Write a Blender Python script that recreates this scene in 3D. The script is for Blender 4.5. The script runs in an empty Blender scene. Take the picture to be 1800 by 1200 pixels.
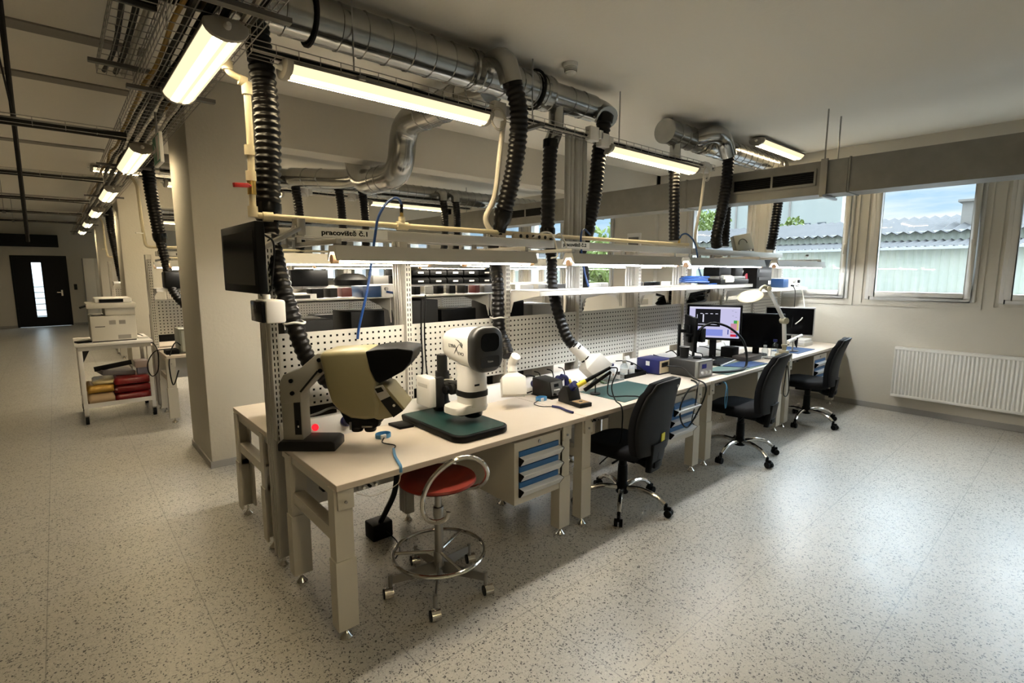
import bpy, bmesh, math, random
from mathutils import Vector, Matrix, Euler
random.seed(7)
SC = bpy.context.scene
COL = SC.collection
PI = math.pi

# ------------------------------------------------------------------ camera, sky, exposure
def look_camera():
    pitch, roll, yaw = 0.134908, 0.00031, 0.849288
    f = Vector((math.cos(yaw)*math.cos(pitch), math.sin(yaw)*math.cos(pitch), -math.sin(pitch)))
    r = Vector((math.sin(yaw), -math.cos(yaw), 0.0))
    u = r.cross(f)
    c, s = math.cos(roll), math.sin(roll)
    r, u = c*r+s*u, -s*r+c*u
    cam = bpy.data.cameras.new('camera'); ob = bpy.data.objects.new('camera', cam); COL.objects.link(ob)
    m = Matrix((r, u, -f)).transposed().to_4x4(); m.translation = (0, 0, 1.70)
    ob.matrix_world = m
    cam.sensor_width = 36; cam.lens = 905.66/1800*36; cam.clip_start = 0.05; cam.clip_end = 400
    SC.camera = ob
look_camera()
SC.view_settings.view_transform = 'Standard'
SC.view_settings.look = 'None'
SC.view_settings.gamma = 1
SC.view_settings.use_curve_mapping = False
SC.view_settings.exposure = 1.68
SC.cycles.use_denoising = True
SC.cycles.max_bounces = 9
SC.cycles.diffuse_bounces = 5
SC.cycles.glossy_bounces = 4
SC.cycles.transparent_max_bounces = 16
SC.cycles.sample_clamp_indirect = 6
SC.cycles.caustics_reflective = False
SC.cycles.caustics_refractive = False
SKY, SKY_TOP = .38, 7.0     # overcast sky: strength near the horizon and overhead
SKY_OFF = 0.0         # which part of the cloud bands lies behind the windows
LAMP = 22.0           # ceiling luminaires
TUBE = 27.0          # bench strip lights

def world():
    w = bpy.data.worlds.new('overcast_sky'); SC.world = w; w.use_nodes = True
    n, l = w.node_tree.nodes, w.node_tree.links; n.clear()
    tc = n.new('ShaderNodeTexCoord')
    mp = n.new('ShaderNodeMapping'); mp.inputs['Scale'].default_value = (1, 1, 7.0); mp.inputs['Location'].default_value = (0, 0, SKY_OFF)
    nz = n.new('ShaderNodeTexNoise'); nz.inputs['Scale'].default_value = 2.3; nz.inputs['Detail'].default_value = 6; nz.inputs['Roughness'].default_value = .55
    cr = n.new('ShaderNodeValToRGB')
    cr.color_ramp.elements[0].position = .40; cr.color_ramp.elements[0].color = (.42, .66, .86, 1)
    cr.color_ramp.elements[1].position = .54; cr.color_ramp.elements[1].color = (.86, .95, 1.0, 1)
    bg = n.new('ShaderNodeBackground'); bg.inputs['Strength'].default_value = SKY
    out = n.new('ShaderNodeOutputWorld')
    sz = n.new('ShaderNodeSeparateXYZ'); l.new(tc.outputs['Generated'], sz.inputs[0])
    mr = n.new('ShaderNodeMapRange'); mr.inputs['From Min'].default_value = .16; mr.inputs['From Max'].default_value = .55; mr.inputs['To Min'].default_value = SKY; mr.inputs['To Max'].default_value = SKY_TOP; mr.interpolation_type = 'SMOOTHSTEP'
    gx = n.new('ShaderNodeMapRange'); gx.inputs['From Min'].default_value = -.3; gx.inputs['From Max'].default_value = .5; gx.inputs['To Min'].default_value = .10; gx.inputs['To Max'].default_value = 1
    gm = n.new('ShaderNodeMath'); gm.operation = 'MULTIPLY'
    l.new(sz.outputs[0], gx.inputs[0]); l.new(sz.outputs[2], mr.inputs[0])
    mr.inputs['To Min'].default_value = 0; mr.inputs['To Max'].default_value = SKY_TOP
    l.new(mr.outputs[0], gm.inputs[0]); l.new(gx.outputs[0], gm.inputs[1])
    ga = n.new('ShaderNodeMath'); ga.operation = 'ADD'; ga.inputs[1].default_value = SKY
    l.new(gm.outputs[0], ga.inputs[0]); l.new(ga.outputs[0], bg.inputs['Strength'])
    l.new(tc.outputs['Generated'], mp.inputs['Vector']); l.new(mp.outputs['Vector'], nz.inputs['Vector'])
    l.new(nz.outputs['Fac'], cr.inputs['Fac']); l.new(cr.outputs['Color'], bg.inputs['Color']); l.new(bg.outputs['Background'], out.inputs['Surface'])
    w.cycles.sampling_method = 'AUTOMATIC'
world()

# ------------------------------------------------------------------ materials
MATS = {}
def mat(name, col, rough=.5, metal=0., noise=0., nscale=20., bump=0., bscale=60., emit=None, estr=0., spec=.5, coat=0.):
    if name in MATS: return MATS[name]
    m = bpy.data.materials.new(name); m.use_nodes = True
    n, l = m.node_tree.nodes, m.node_tree.links
    b = n['Principled BSDF']
    b.inputs['Base Color'].default_value = (*col, 1); b.inputs['Roughness'].default_value = rough; b.inputs['Metallic'].default_value = metal
    b.inputs['Specular IOR Level'].default_value = spec
    if coat: b.inputs['Coat Weight'].default_value = coat
    if emit: b.inputs['Emission Color'].default_value = (*emit, 1); b.inputs['Emission Strength'].default_value = estr
    if noise or bump:
        tc = n.new('ShaderNodeTexCoord'); nz = n.new('ShaderNodeTexNoise')
        nz.inputs['Scale'].default_value = nscale; nz.inputs['Detail'].default_value = 4
        l.new(tc.outputs['Object'], nz.inputs['Vector'])
        if noise:
            mx = n.new('ShaderNodeMix'); mx.data_type = 'RGBA'; mx.blend_type = 'MIX'
            mx.inputs['A'].default_value = (*[c*(1-noise) for c in col], 1); mx.inputs['B'].default_value = (*[min(1, c*(1+noise)) for c in col], 1)
            l.new(nz.outputs['Fac'], mx.inputs['Factor']); l.new(mx.outputs['Result'], b.inputs['Base Color'])
        if bump:
            n2 = n.new('ShaderNodeTexNoise'); n2.inputs['Scale'].default_value = bscale; n2.inputs['Detail'].default_value = 3
            l.new(tc.outputs['Object'], n2.inputs['Vector'])
            bp = n.new('ShaderNodeBump'); bp.inputs['Strength'].default_value = bump; bp.inputs['Distance'].default_value = .01
            l.new(n2.outputs['Fac'], bp.inputs['Height']); l.new(bp.outputs['Normal'], b.inputs['Normal'])
    MATS[name] = m
    return m
def glow(name, col, strength):
    if name in MATS: return MATS[name]
    m = bpy.data.materials.new(name); m.use_nodes = True
    n, l = m.node_tree.nodes, m.node_tree.links; n.clear()
    e = n.new('ShaderNodeEmission'); e.inputs['Color'].default_value = (*col, 1); e.inputs['Strength'].default_value = strength
    o = n.new('ShaderNodeOutputMaterial'); l.new(e.outputs[0], o.inputs['Surface'])
    MATS[name] = m; return m
def holes(name, col, pitch, size, axes=(0, 2), off=(0, 0), rough=.5, see=True):
    """sheet metal punched with a grid of rectangular holes; pitch, size = (a, b) along the two axes, in object space"""
    if name in MATS: return MATS[name]
    m = bpy.data.materials.new(name); m.use_nodes = True
    n, l = m.node_tree.nodes, m.node_tree.links
    b = n['Principled BSDF']; b.inputs['Base Color'].default_value = (*col, 1); b.inputs['Roughness'].default_value = rough
    tc = n.new('ShaderNodeTexCoord'); sx = n.new('ShaderNodeSeparateXYZ'); l.new(tc.outputs['Object'], sx.inputs[0])
    def M(op, a, v=None):
        q = n.new('ShaderNodeMath'); q.operation = op
        if isinstance(a, float): q.inputs[0].default_value = a
        else: l.new(a, q.inputs[0])
        if v is not None:
            if isinstance(v, float): q.inputs[1].default_value = v
            else: l.new(v, q.inputs[1])
        return q.outputs[0]
    r = []
    for k in (0, 1):
        s = sx.outputs[axes[k]]
        s = M('ADD', s, float(off[k])); s = M('DIVIDE', s, float(pitch[k])); s = M('FRACT', s); s = M('SUBTRACT', s, .5); s = M('ABSOLUTE', s)
        r.append(M('LESS_THAN', s, float(size[k]/pitch[k]/2)))
    g = n.new('ShaderNodeNewGeometry'); sn = n.new('ShaderNodeSeparateXYZ'); 
    tn = n.new('ShaderNodeVectorTransform'); tn.vector_type = 'NORMAL'; tn.convert_from = 'WORLD'; tn.convert_to = 'OBJECT'
    l.new(g.outputs['True Normal'], tn.inputs[0]); l.new(tn.outputs[0], sn.inputs[0])
    ax = ({0, 1, 2}-set(axes)).pop()
    face = M('GREATER_THAN', M('ABSOLUTE', sn.outputs[ax]), .7)
    f = M('MULTIPLY', M('MULTIPLY', r[0], r[1]), face)
    ms = n.new('ShaderNodeMixShader'); o = n['Material Output']
    l.new(f, ms.inputs[0]); l.new(b.outputs[0], ms.inputs[1])
    if see: t = n.new('ShaderNodeBsdfTransparent')
    else:
        t = n.new('ShaderNodeBsdfDiffuse'); t.inputs[0].default_value = (.008, .008, .007, 1)  # closed holes: the shade inside them is put into this dark colour
    l.new(t.outputs[0], ms.inputs[2]); l.new(ms.outputs[0], o.inputs['Surface'])
    MATS[name] = m; return m
def glass(name, tint=(1, 1, 1), refl=.06):
    if name in MATS: return MATS[name]
    m = bpy.data.materials.new(name); m.use_nodes = True
    n, l = m.node_tree.nodes, m.node_tree.links; n.clear()
    t = n.new('ShaderNodeBsdfTransparent'); t.inputs[0].default_value = (*tint, 1)
    g = n.new('ShaderNodeBsdfGlossy'); g.inputs['Roughness'].default_value = .02
    ly = n.new('ShaderNodeLayerWeight'); ly.inputs['Blend'].default_value = .25
    mu = n.new('ShaderNodeMath'); mu.operation = 'MULTIPLY_ADD'; mu.inputs[1].default_value = .35; mu.inputs[2].default_value = refl*.4
    mx = n.new('ShaderNodeMixShader'); o = n.new('ShaderNodeOutputMaterial')
    l.new(ly.outputs['Fresnel'], mu.inputs[0]); l.new(mu.outputs[0], mx.inputs[0]); l.new(t.outputs[0], mx.inputs[1]); l.new(g.outputs[0], mx.inputs[2]); l.new(mx.outputs[0], o.inputs['Surface'])
    MATS[name] = m; return m

WALL = mat('wall_paint', (.54, .51, .44), .8, bump=.15, bscale=40)
CEIL = mat('ceiling_paint', (.74, .70, .62), .85, bump=.15, bscale=30)
FRAME = mat('bench_frame_paint', (.58, .545, .465), .45)
ALU = mat('anodised_aluminium', (.47, .455, .42), .42, .35)
TOP = mat('bench_laminate', (.63, .55, .46), .42, noise=.03, nscale=6)
EDGE = mat('bench_edge', (.50, .46, .40), .5)
LIGHTGREY = mat('light_grey_steel', (.54, .525, .485), .42)
WHITE = mat('white_plastic', (.76, .74, .70), .4)
CREAM = mat('cream_plastic', (.70, .62, .43), .4)
BLACK = mat('black_plastic', (.0022, .0022, .0022), .5, spec=.14)
BLACKS = mat('black_shiny', (.002, .002, .0025), .16, spec=.22)
FABRIC = mat('black_fabric', (.0045, .0045, .0055), .85, bump=.3, bscale=300, spec=.2)
RUBBER = mat('dark_rubber', (.006, .006, .006), .7, spec=.2)
HOSE = mat('black_hose', (.0035, .003, .003), .36, spec=.28)
CHROME = mat('chrome', (.72, .70, .66), .12, 1.0)
STEEL = mat('brushed_steel', (.34, .33, .31), .3, .92)
GALV = mat('galvanised_duct', (.36, .36, .345), .20, .95, noise=.16, nscale=11)
GALVD = mat('galvanised_sheet', (.22, .215, .195), .5, .45, noise=.16, nscale=9)
WIRE = mat('zinc_wire', (.36, .34, .31), .4, .7)
DARKW = mat('dark_conduit', (.012, .011, .010), .6, spec=.2)
BLUED = mat('blue_drawer_front', (.020, .135, .36), .38)
SILVER = mat('silver_handle', (.80, .81, .82), .4, .0)
RED = mat('red_seat', (.20, .018, .008), .42)
GREENM = mat('green_mat', (.017, .062, .055), .5, noise=.2, nscale=9)
GREENB = mat('green_base_board', (.008, .040, .035), .45, noise=.25, nscale=12)
OLIVE = mat('olive_cream_housing', (.27, .235, .125), .4)
MANG = mat('microscope_grey', (.26, .245, .205), .42)
DGREY = mat('dark_grey_plastic', (.013, .0125, .0115), .5, spec=.2)
MGREY = mat('mid_grey_plastic', (.12, .116, .108), .5)
BLUEP = mat('blue_plastic', (.010, .013, .095), .4)
BLUEC = mat('blue_cable', (.009, .05, .20), .4)
LBLUE = mat('light_blue_strap', (.085, .27, .48), .5)
YEL = mat('yellow_plastic', (.75, .60, .05), .4)
ORANGE = mat('orange_plastic', (.75, .16, .02), .4)
BRASS = mat('brass', (.65, .45, .14), .3, .9)
REDH = mat('red_handle', (.42, .012, .010), .4)
REDL = glow('red_pilot_light', (1, .02, .03), .42)
CABLE = mat('black_cable', (.003, .003, .003), .45, spec=.25)
WCABLE = mat('white_cable', (.62, .58, .50), .45)
ESD = mat('yellow_sticker', (.80, .72, .04), .5)
PAPER = mat('paper', (.78, .77, .73), .7)
GLASS = glass('window_glass')
CLEAR = glass('clear_bottle', (.86, .9, .92), .2)
def diffuser():
    m = bpy.data.materials.new('lit_diffuser'); m.use_nodes = True
    n, l = m.node_tree.nodes, m.node_tree.links; n.clear()
    tc = n.new('ShaderNodeTexCoord'); sx = n.new('ShaderNodeSeparateXYZ'); l.new(tc.outputs['Object'], sx.inputs[0])
    ab = n.new('ShaderNodeMath'); ab.operation = 'ABSOLUTE'; l.new(sx.outputs[1], ab.inputs[0])
    d = n.new('ShaderNodeMath'); d.operation = 'SUBTRACT'; d.inputs[1].default_value = .030; l.new(ab.outputs[0], d.inputs[0])
    d2 = n.new('ShaderNodeMath'); d2.operation = 'ABSOLUTE'; l.new(d.outputs[0], d2.inputs[0])
    r = n.new('ShaderNodeMapRange'); r.inputs['From Min'].default_value = .004; r.inputs['From Max'].default_value = .022; r.inputs['To Min'].default_value = LAMP; r.inputs['To Max'].default_value = .42; r.interpolation_type = 'SMOOTHSTEP'
    l.new(d2.outputs[0], r.inputs[0])
    e = n.new('ShaderNodeEmission'); e.inputs['Color'].default_value = (1.0, .80, .48, 1); l.new(r.outputs[0], e.inputs['Strength'])
    o = n.new('ShaderNodeOutputMaterial'); l.new(e.outputs[0], o.inputs['Surface']); return m
LUM = diffuser()
TUB = glow('lit_tube', (1.0, .90, .74), TUBE)
TUBC = glow('lit_tube_cool', (.93, .97, 1.0), TUBE)
TAPE = mat('black_tape', (.004, .004, .004), .25, spec=.3)
BLUEMAT = mat('blue_mat', (.011, .055, .16), .5)
WPEG = holes('punched_panel', (.58, .565, .515), (.038, .038), (.0125, .0125), (0, 2), (.0, .0), .5, False)
WSLOT = holes('slotted_strip', (.58, .56, .51), (.018, .032), (.006, .019), (0, 2), (0, 0), .5, False)
WSLOTY = holes('slotted_sleeve', FRAME.node_tree.nodes['Principled BSDF'].inputs['Base Color'].default_value[:3], (.03, .03), (.016, .008), (1, 2), (0, 0), .45, False)

# ------------------------------------------------------------------ mesh builder
class MB:
    """collects solids; coordinates are given in the frame whose origin is o"""
    def __init__(s, o=(0, 0, 0)):
        s.v, s.f, s.o = [], [], Vector(o)
    def add(s, vs, fs):
        k = len(s.v)
        s.v += [Vector(p)-s.o for p in vs]; s.f += [tuple(i+k for i in f) for f in fs]; return s
    def box(s, x0, x1, y0, y1, z0, z1):
        x0, x1 = min(x0, x1), max(x0, x1); y0, y1 = min(y0, y1), max(y0, y1); z0, z1 = min(z0, z1), max(z0, z1)
        vs = [(x, y, z) for z in (z0, z1) for y in (y0, y1) for x in (x0, x1)]
        return s.add(vs, [(0, 2, 3, 1), (4, 5, 7, 6), (0, 1, 5, 4), (2, 6, 7, 3), (0, 4, 6, 2), (1, 3, 7, 5)])
    def obox(s, c, size, rot=(0, 0, 0)):
        m = rot if isinstance(rot, Matrix) else Euler(rot).to_matrix()
        a, b, d = [q/2 for q in size]
        vs = [Vector(c)+m @ Vector((x, y, z)) for z in (-d, d) for y in (-b, b) for x in (-a, a)]
        return s.add(vs, [(0, 2, 3, 1), (4, 5, 7, 6), (0, 1, 5, 4), (2, 6, 7, 3), (0, 4, 6, 2), (1, 3, 7, 5)])
    def bar(s, p, q, w, h, up=(0, 0, 1)):
        """rectangular bar from p to q, w wide (sideways) and h high (along up)"""
        p, q = Vector(p), Vector(q); d = (q-p).normalized(); up = Vector(up)
        if abs(d.dot(up)) > .99: up = Vector((1, 0, 0))
        r = d.cross(up).normalized(); u = r.cross(d)
        vs = [e+r*a+u*b for e in (p, q) for a, b in ((-w/2, -h/2), (w/2, -h/2), (w/2, h/2), (-w/2, h/2))]
        return s.add(vs, [(0, 1, 2, 3), (7, 6, 5, 4), (0, 4, 5, 1), (1, 5, 6, 2), (2, 6, 7, 3), (3, 7, 4, 0)])
    def cyl(s, p, q, r, r2=None, n=16, caps=True):
        return s.tube([p, q], [r, r if r2 is None else r2], n, caps)
    def tube(s, pts, r, n=8, caps=True, closed=False):
        pts = [Vector(p) for p in pts]; m = len(pts)
        rs = r if isinstance(r, (list, tuple)) else [r]*m
        T = []
        for i in range(m):
            if closed: t = pts[(i+1) % m]-pts[i-1]
            else: t = pts[min(i+1, m-1)]-pts[max(i-1, 0)]
            T.append(t.normalized() if t.length > 1e-9 else Vector((0, 0, 1)))
        up = Vector((0, 0, 1)) if abs(T[0].z) < .9 else Vector((1, 0, 0))
        a = T[0].cross(up).normalized(); vs = []
        for i in range(m):
            a = (a-T[i]*a.dot(T[i])).normalized(); b = T[i].cross(a)
            for k in range(n):
                w = 2*PI*(k+.5)/n
                vs.append(pts[i]+(a*math.cos(w)+b*math.sin(w))*rs[i])
        fs = []
        for i in range(m if closed else m-1):
            j = (i+1) % m
            for k in range(n):
                k2 = (k+1) % n
                fs.append((i*n+k, i*n+k2, j*n+k2, j*n+k))
        if caps and not closed:
            fs.append(tuple(reversed(range(n)))); fs.append(tuple(range((m-1)*n, m*n)))
        return s.add(vs, fs)
    def prism(s, poly, axis, lo, hi):
        """poly: 2-D outline in the two other axes (in x,y,z order); extruded along axis from lo to hi"""
        def P(u, v, t): return {'x': (t, u, v), 'y': (u, t, v), 'z': (u, v, t)}[axis]
        n = len(poly); vs = [P(u, v, lo) for u, v in poly]+[P(u, v, hi) for u, v in poly]
        ar = sum(poly[i][0]*poly[(i+1) % n][1]-poly[(i+1) % n][0]*poly[i][1] for i in range(n))
        fs = [tuple(range(n-1, -1, -1)), tuple(range(n, 2*n))]+[(i, (i+1) % n, n+(i+1) % n, n+i) for i in range(n)]
        if (ar < 0) ^ (axis == 'y'): fs = [tuple(reversed(f)) for f in fs]
        return s.add(vs, fs)
    def lathe(s, prof, c=(0, 0, 0), n=24, m=None):
        c = Vector(c); m = m or Matrix.Identity(3); k = len(prof); vs = []
        for r, z in prof:
            for i in range(n):
                a = 2*PI*i/n; vs.append(c+m @ Vector((r*math.cos(a), r*math.sin(a), z)))
        fs = [(j*n+i, j*n+(i+1) % n, (j+1)*n+(i+1) % n, (j+1)*n+i) for j in range(k-1) for i in range(n)]
        if prof[0][0] > 1e-6: fs.append(tuple(reversed(range(n))))
        if prof[-1][0] > 1e-6: fs.append(tuple(range((k-1)*n, k*n)))
        return s.add(vs, fs)
    def loft(s, rings, caps=True):
        """rings: lists of equally many points"""
        n = len(rings[0]); vs = [p for r in rings for p in r]
        fs = [(j*n+i, j*n+(i+1) % n, (j+1)*n+(i+1) % n, (j+1)*n+i) for j in range(len(rings)-1) for i in range(n)]
        if caps: fs += [tuple(reversed(range(n))), tuple(range((len(rings)-1)*n, len(rings)*n))]
        return s.add(vs, fs)
    def build(s, name, m, parent=None, bevel=0., seg=2, smooth=.6, origin=None):
        me = bpy.data.meshes.new(name)
        vs = s.v; off = Vector((0, 0, 0))
        if parent is None:
            lo = [min(v[i] for v in vs) for i in range(3)]; hi = [max(v[i] for v in vs) for i in range(3)]
            off = Vector(((lo[0]+hi[0])/2, (lo[1]+hi[1])/2, lo[2])) if origin is None else Vector(origin)
            vs = [v-off for v in vs]
        me.from_pydata([tuple(v) for v in vs], [], s.f)
        bm = bmesh.new(); bm.from_mesh(me)
        bmesh.ops.remove_doubles(bm, verts=bm.verts, dist=1e-6)
        bmesh.ops.recalc_face_normals(bm, faces=bm.faces)
        if bevel:
            es = [e for e in bm.edges if len(e.link_faces) == 2 and e.calc_face_angle(0) > .5]
            bmesh.ops.bevel(bm, geom=es, offset=bevel, segments=seg, profile=.5, affect='EDGES', clamp_overlap=True)
        bm.to_mesh(me); bm.free()
        if smooth:
            me.shade_smooth(); me.set_sharp_from_angle(angle=smooth)
        me.materials.append(m)
        o = bpy.data.objects.new(name, me); COL.objects.link(o)
        if parent is not None: o.parent = parent
        else: o.location = off+s.o
        return o

def spline(pts, step=.03):
    """Catmull-Rom through pts, resampled evenly"""
    P = [Vector(p) for p in pts]; P = [2*P[0]-P[1]]+P+[2*P[-1]-P[-2]]; out = []
    for i in range(1, len(P)-2):
        p0, p1, p2, p3 = P[i-1:i+3]
        for k in range(24):
            t = k/24
            out.append(.5*((2*p1)+(-p0+p2)*t+(2*p0-5*p1+4*p2-p3)*t*t+(-p0+3*p1-3*p2+p3)*t**3))
    out.append(P[-2])
    L = [0]
    for a, b in zip(out, out[1:]): L.append(L[-1]+(b-a).length)
    n = max(2, int(round(L[-1]/step))); res = []; j = 0
    for i in range(n+1):
        d = L[-1]*i/n
        while j < len(L)-2 and L[j+1] < d: j += 1
        w = (d-L[j])/max(1e-9, L[j+1]-L[j]); res.append(out[j].lerp(out[j+1], w))
    return res

# ------------------------------------------------------------------ objects
def tag(o, label, cat, group=None, kind=None):
    if label: o['label'] = label
    if cat: o['category'] = cat
    if group: o['group'] = group
    if kind: o['kind'] = kind
    return o
def thing(name, label, cat, loc=(0, 0, 0), rz=0., group=None):
    o = bpy.data.objects.new(name, None); COL.objects.link(o); o.empty_display_size = .1
    o.location = loc; o.rotation_euler = (0, 0, rz)
    return tag(o, label, cat, group)
def W(t): return MB(t.location)          # world coordinates for the parts of an unrotated thing
def dup(o, loc, rz=0., label=None, group=None):
    r = o.copy(); COL.objects.link(r); r.location = loc; r.rotation_euler = (0, 0, rz)
    if label: r['label'] = label
    if group: r['group'] = group
    for ch in o.children:
        c = ch.copy(); COL.objects.link(c); c.parent = r
        for g in ch.children:
            d = g.copy(); COL.objects.link(d); d.parent = c
    return r
def single(mb, name, m, label, cat, group=None, kind=None, **k):
    return tag(mb.build(name, m, None, **k), label, cat, group, kind)
def struct(name, mb, m, parent=None, **k):
    o = mb.build(name, m, parent, **k)
    if parent is None: o['kind'] = 'structure'
    return o
def text(name, body, size, m, parent, loc, rot, align='CENTER', ext=.0006, bold=False, scale=(1, 1)):
    cu = bpy.data.curves.new(name, 'FONT'); cu.body = body; cu.size = size; cu.align_x = align; cu.align_y = 'CENTER'; cu.extrude = ext
    if bold: cu.offset = size*.032
    t = bpy.data.objects.new(name, cu); COL.objects.link(t)
    dg = bpy.context.evaluated_depsgraph_get(); me = bpy.data.meshes.new_from_object(t.evaluated_get(dg))
    bpy.data.objects.remove(t); bpy.data.curves.remove(cu)
    me.materials.clear(); me.materials.append(m)
    if scale != (1, 1): me.transform(Matrix.Diagonal((scale[0], scale[1], 1, 1)))
    o = bpy.data.objects.new(name, me); COL.objects.link(o); o.parent = parent; o.location = Vector(loc)
    o.rotation_euler = rot.to_euler() if isinstance(rot, Matrix) else rot
    return o

# ================================================================== THE SETTING
def floor_mat():
    m = bpy.data.materials.new('speckled_vinyl_floor'); m.use_nodes = True
    n, l = m.node_tree.nodes, m.node_tree.links; b = n['Principled BSDF']
    tc = n.new('ShaderNodeTexCoord')
    def chips(scale, lo, hi, thr, seed):
        mp = n.new('ShaderNodeMapping'); mp.inputs['Location'].default_value = (seed, seed*.7, 0); l.new(tc.outputs['Object'], mp.inputs[0])
        nz = n.new('ShaderNodeTexNoise'); nz.inputs['Scale'].default_value = scale*.8; nz.inputs['Detail'].default_value = 1
        l.new(mp.outputs[0], nz.inputs['Vector'])
        va = n.new('ShaderNodeVectorMath'); va.operation = 'MULTIPLY_ADD'; va.inputs[1].default_value = (.03, .03, .03)
        l.new(nz.outputs['Color'], va.inputs[0]); l.new(mp.outputs[0], va.inputs[2])
        v = n.new('ShaderNodeTexVoronoi'); v.inputs['Scale'].default_value = scale; l.new(va.outputs[0], v.inputs['Vector'])
        r = n.new('ShaderNodeValToRGB'); r.color_ramp.elements[0].position = lo; r.color_ramp.elements[0].color = (1, 1, 1, 1)
        r.color_ramp.elements[1].position = hi; r.color_ramp.elements[1].color = (0, 0, 0, 1); l.new(v.outputs['Distance'], r.inputs[0])
        s = n.new('ShaderNodeSeparateColor'); l.new(v.outputs['Color'], s.inputs[0])
        g = n.new('ShaderNodeMath'); g.operation = 'GREATER_THAN'; g.inputs[1].default_value = thr; l.new(s.outputs[0], g.inputs[0])
        q = n.new('ShaderNodeMath'); q.operation = 'MULTIPLY'; l.new(r.outputs[0], q.inputs[0]); l.new(g.outputs[0], q.inputs[1])
        return q.outputs[0]
    def mix(f, a, col):
        x = n.new('ShaderNodeMix'); x.data_type = 'RGBA'
        if isinstance(f, float): x.inputs['Factor'].default_value = f
        else: l.new(f, x.inputs['Factor'])
        if isinstance(a, tuple): x.inputs['A'].default_value = (*a, 1)
        else: l.new(a, x.inputs['A'])
        x.inputs['B'].default_value = (*col, 1); return x.outputs['Result']
    c = mix(chips(95, .30, .42, .45, 3.1), (.44, .42, .375), (.30, .285, .26))
    c = mix(chips(110, .28, .38, .62, 9.7), c, (.54, .52, .475))
    c = mix(chips(78, .30, .38, .42, 5.3), c, (.055, .052, .050))
    # welded seams between the 0.61 m tiles
    sx = n.new('ShaderNodeSeparateXYZ'); l.new(tc.outputs['Object'], sx.inputs[0]); ms = []
    for k, off in ((0, .30), (1, .14)):
        a = n.new('ShaderNodeMath'); a.operation = 'MULTIPLY_ADD'; a.inputs[1].default_value = 1/.61; a.inputs[2].default_value = off+50; l.new(sx.outputs[k], a.inputs[0])
        f = n.new('ShaderNodeMath'); f.operation = 'FRACT'; l.new(a.outputs[0], f.inputs[0])
        s = n.new('ShaderNodeMath'); s.operation = 'LESS_THAN'; s.inputs[1].default_value = .009; l.new(f.outputs[0], s.inputs[0]); ms.append(s.outputs[0])
    mx = n.new('ShaderNodeMath'); mx.operation = 'MAXIMUM'; l.new(ms[0], mx.inputs[0]); l.new(ms[1], mx.inputs[1])
    mu = n.new('ShaderNodeMath'); mu.operation = 'MULTIPLY'; mu.inputs[1].default_value = .45; l.new(mx.outputs[0], mu.inputs[0])
    c = mix(mu.outputs[0], c, (.12, .115, .11))
    l.new(c, b.inputs['Base Color'])
    nz = n.new('ShaderNodeTexNoise'); nz.inputs['Scale'].default_value = 5; l.new(tc.outputs['Object'], nz.inputs[0])
    rr = n.new('ShaderNodeMapRange'); rr.inputs['To Min'].default_value = .30; rr.inputs['To Max'].default_value = .42; l.new(nz.outputs['Fac'], rr.inputs[0]); l.new(rr.outputs[0], b.inputs['Roughness'])
    b.inputs['Specular IOR Level'].default_value = .5
    n2 = n.new('ShaderNodeTexNoise'); n2.inputs['Scale'].default_value = 26; l.new(tc.outputs['Object'], n2.inputs[0])
    bp = n.new('ShaderNodeBump'); bp.inputs['Strength'].default_value = .05; bp.inputs['Distance'].default_value = .02; l.new(n2.outputs['Fac'], bp.inputs['Height']); l.new(bp.outputs[0], b.inputs['Normal'])
    return m
XW, YF, XL, YB, HC = 7.60, 21.6, -7.0, -3.6, 3.25
struct('floor', MB().box(XL, XW, YB, YF, -.10, 0), floor_mat(), origin=(0, 0, 0))
struct('ceiling', MB().box(XL, XW, YB, YF, HC, HC+.2), CEIL)
struct('wall_left', MB().box(XL-.2, XL, YB, YF, 0, HC), WALL)
struct('wall_back', MB().box(XL, XW, YB-.2, YB, 0, HC), WALL)

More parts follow.
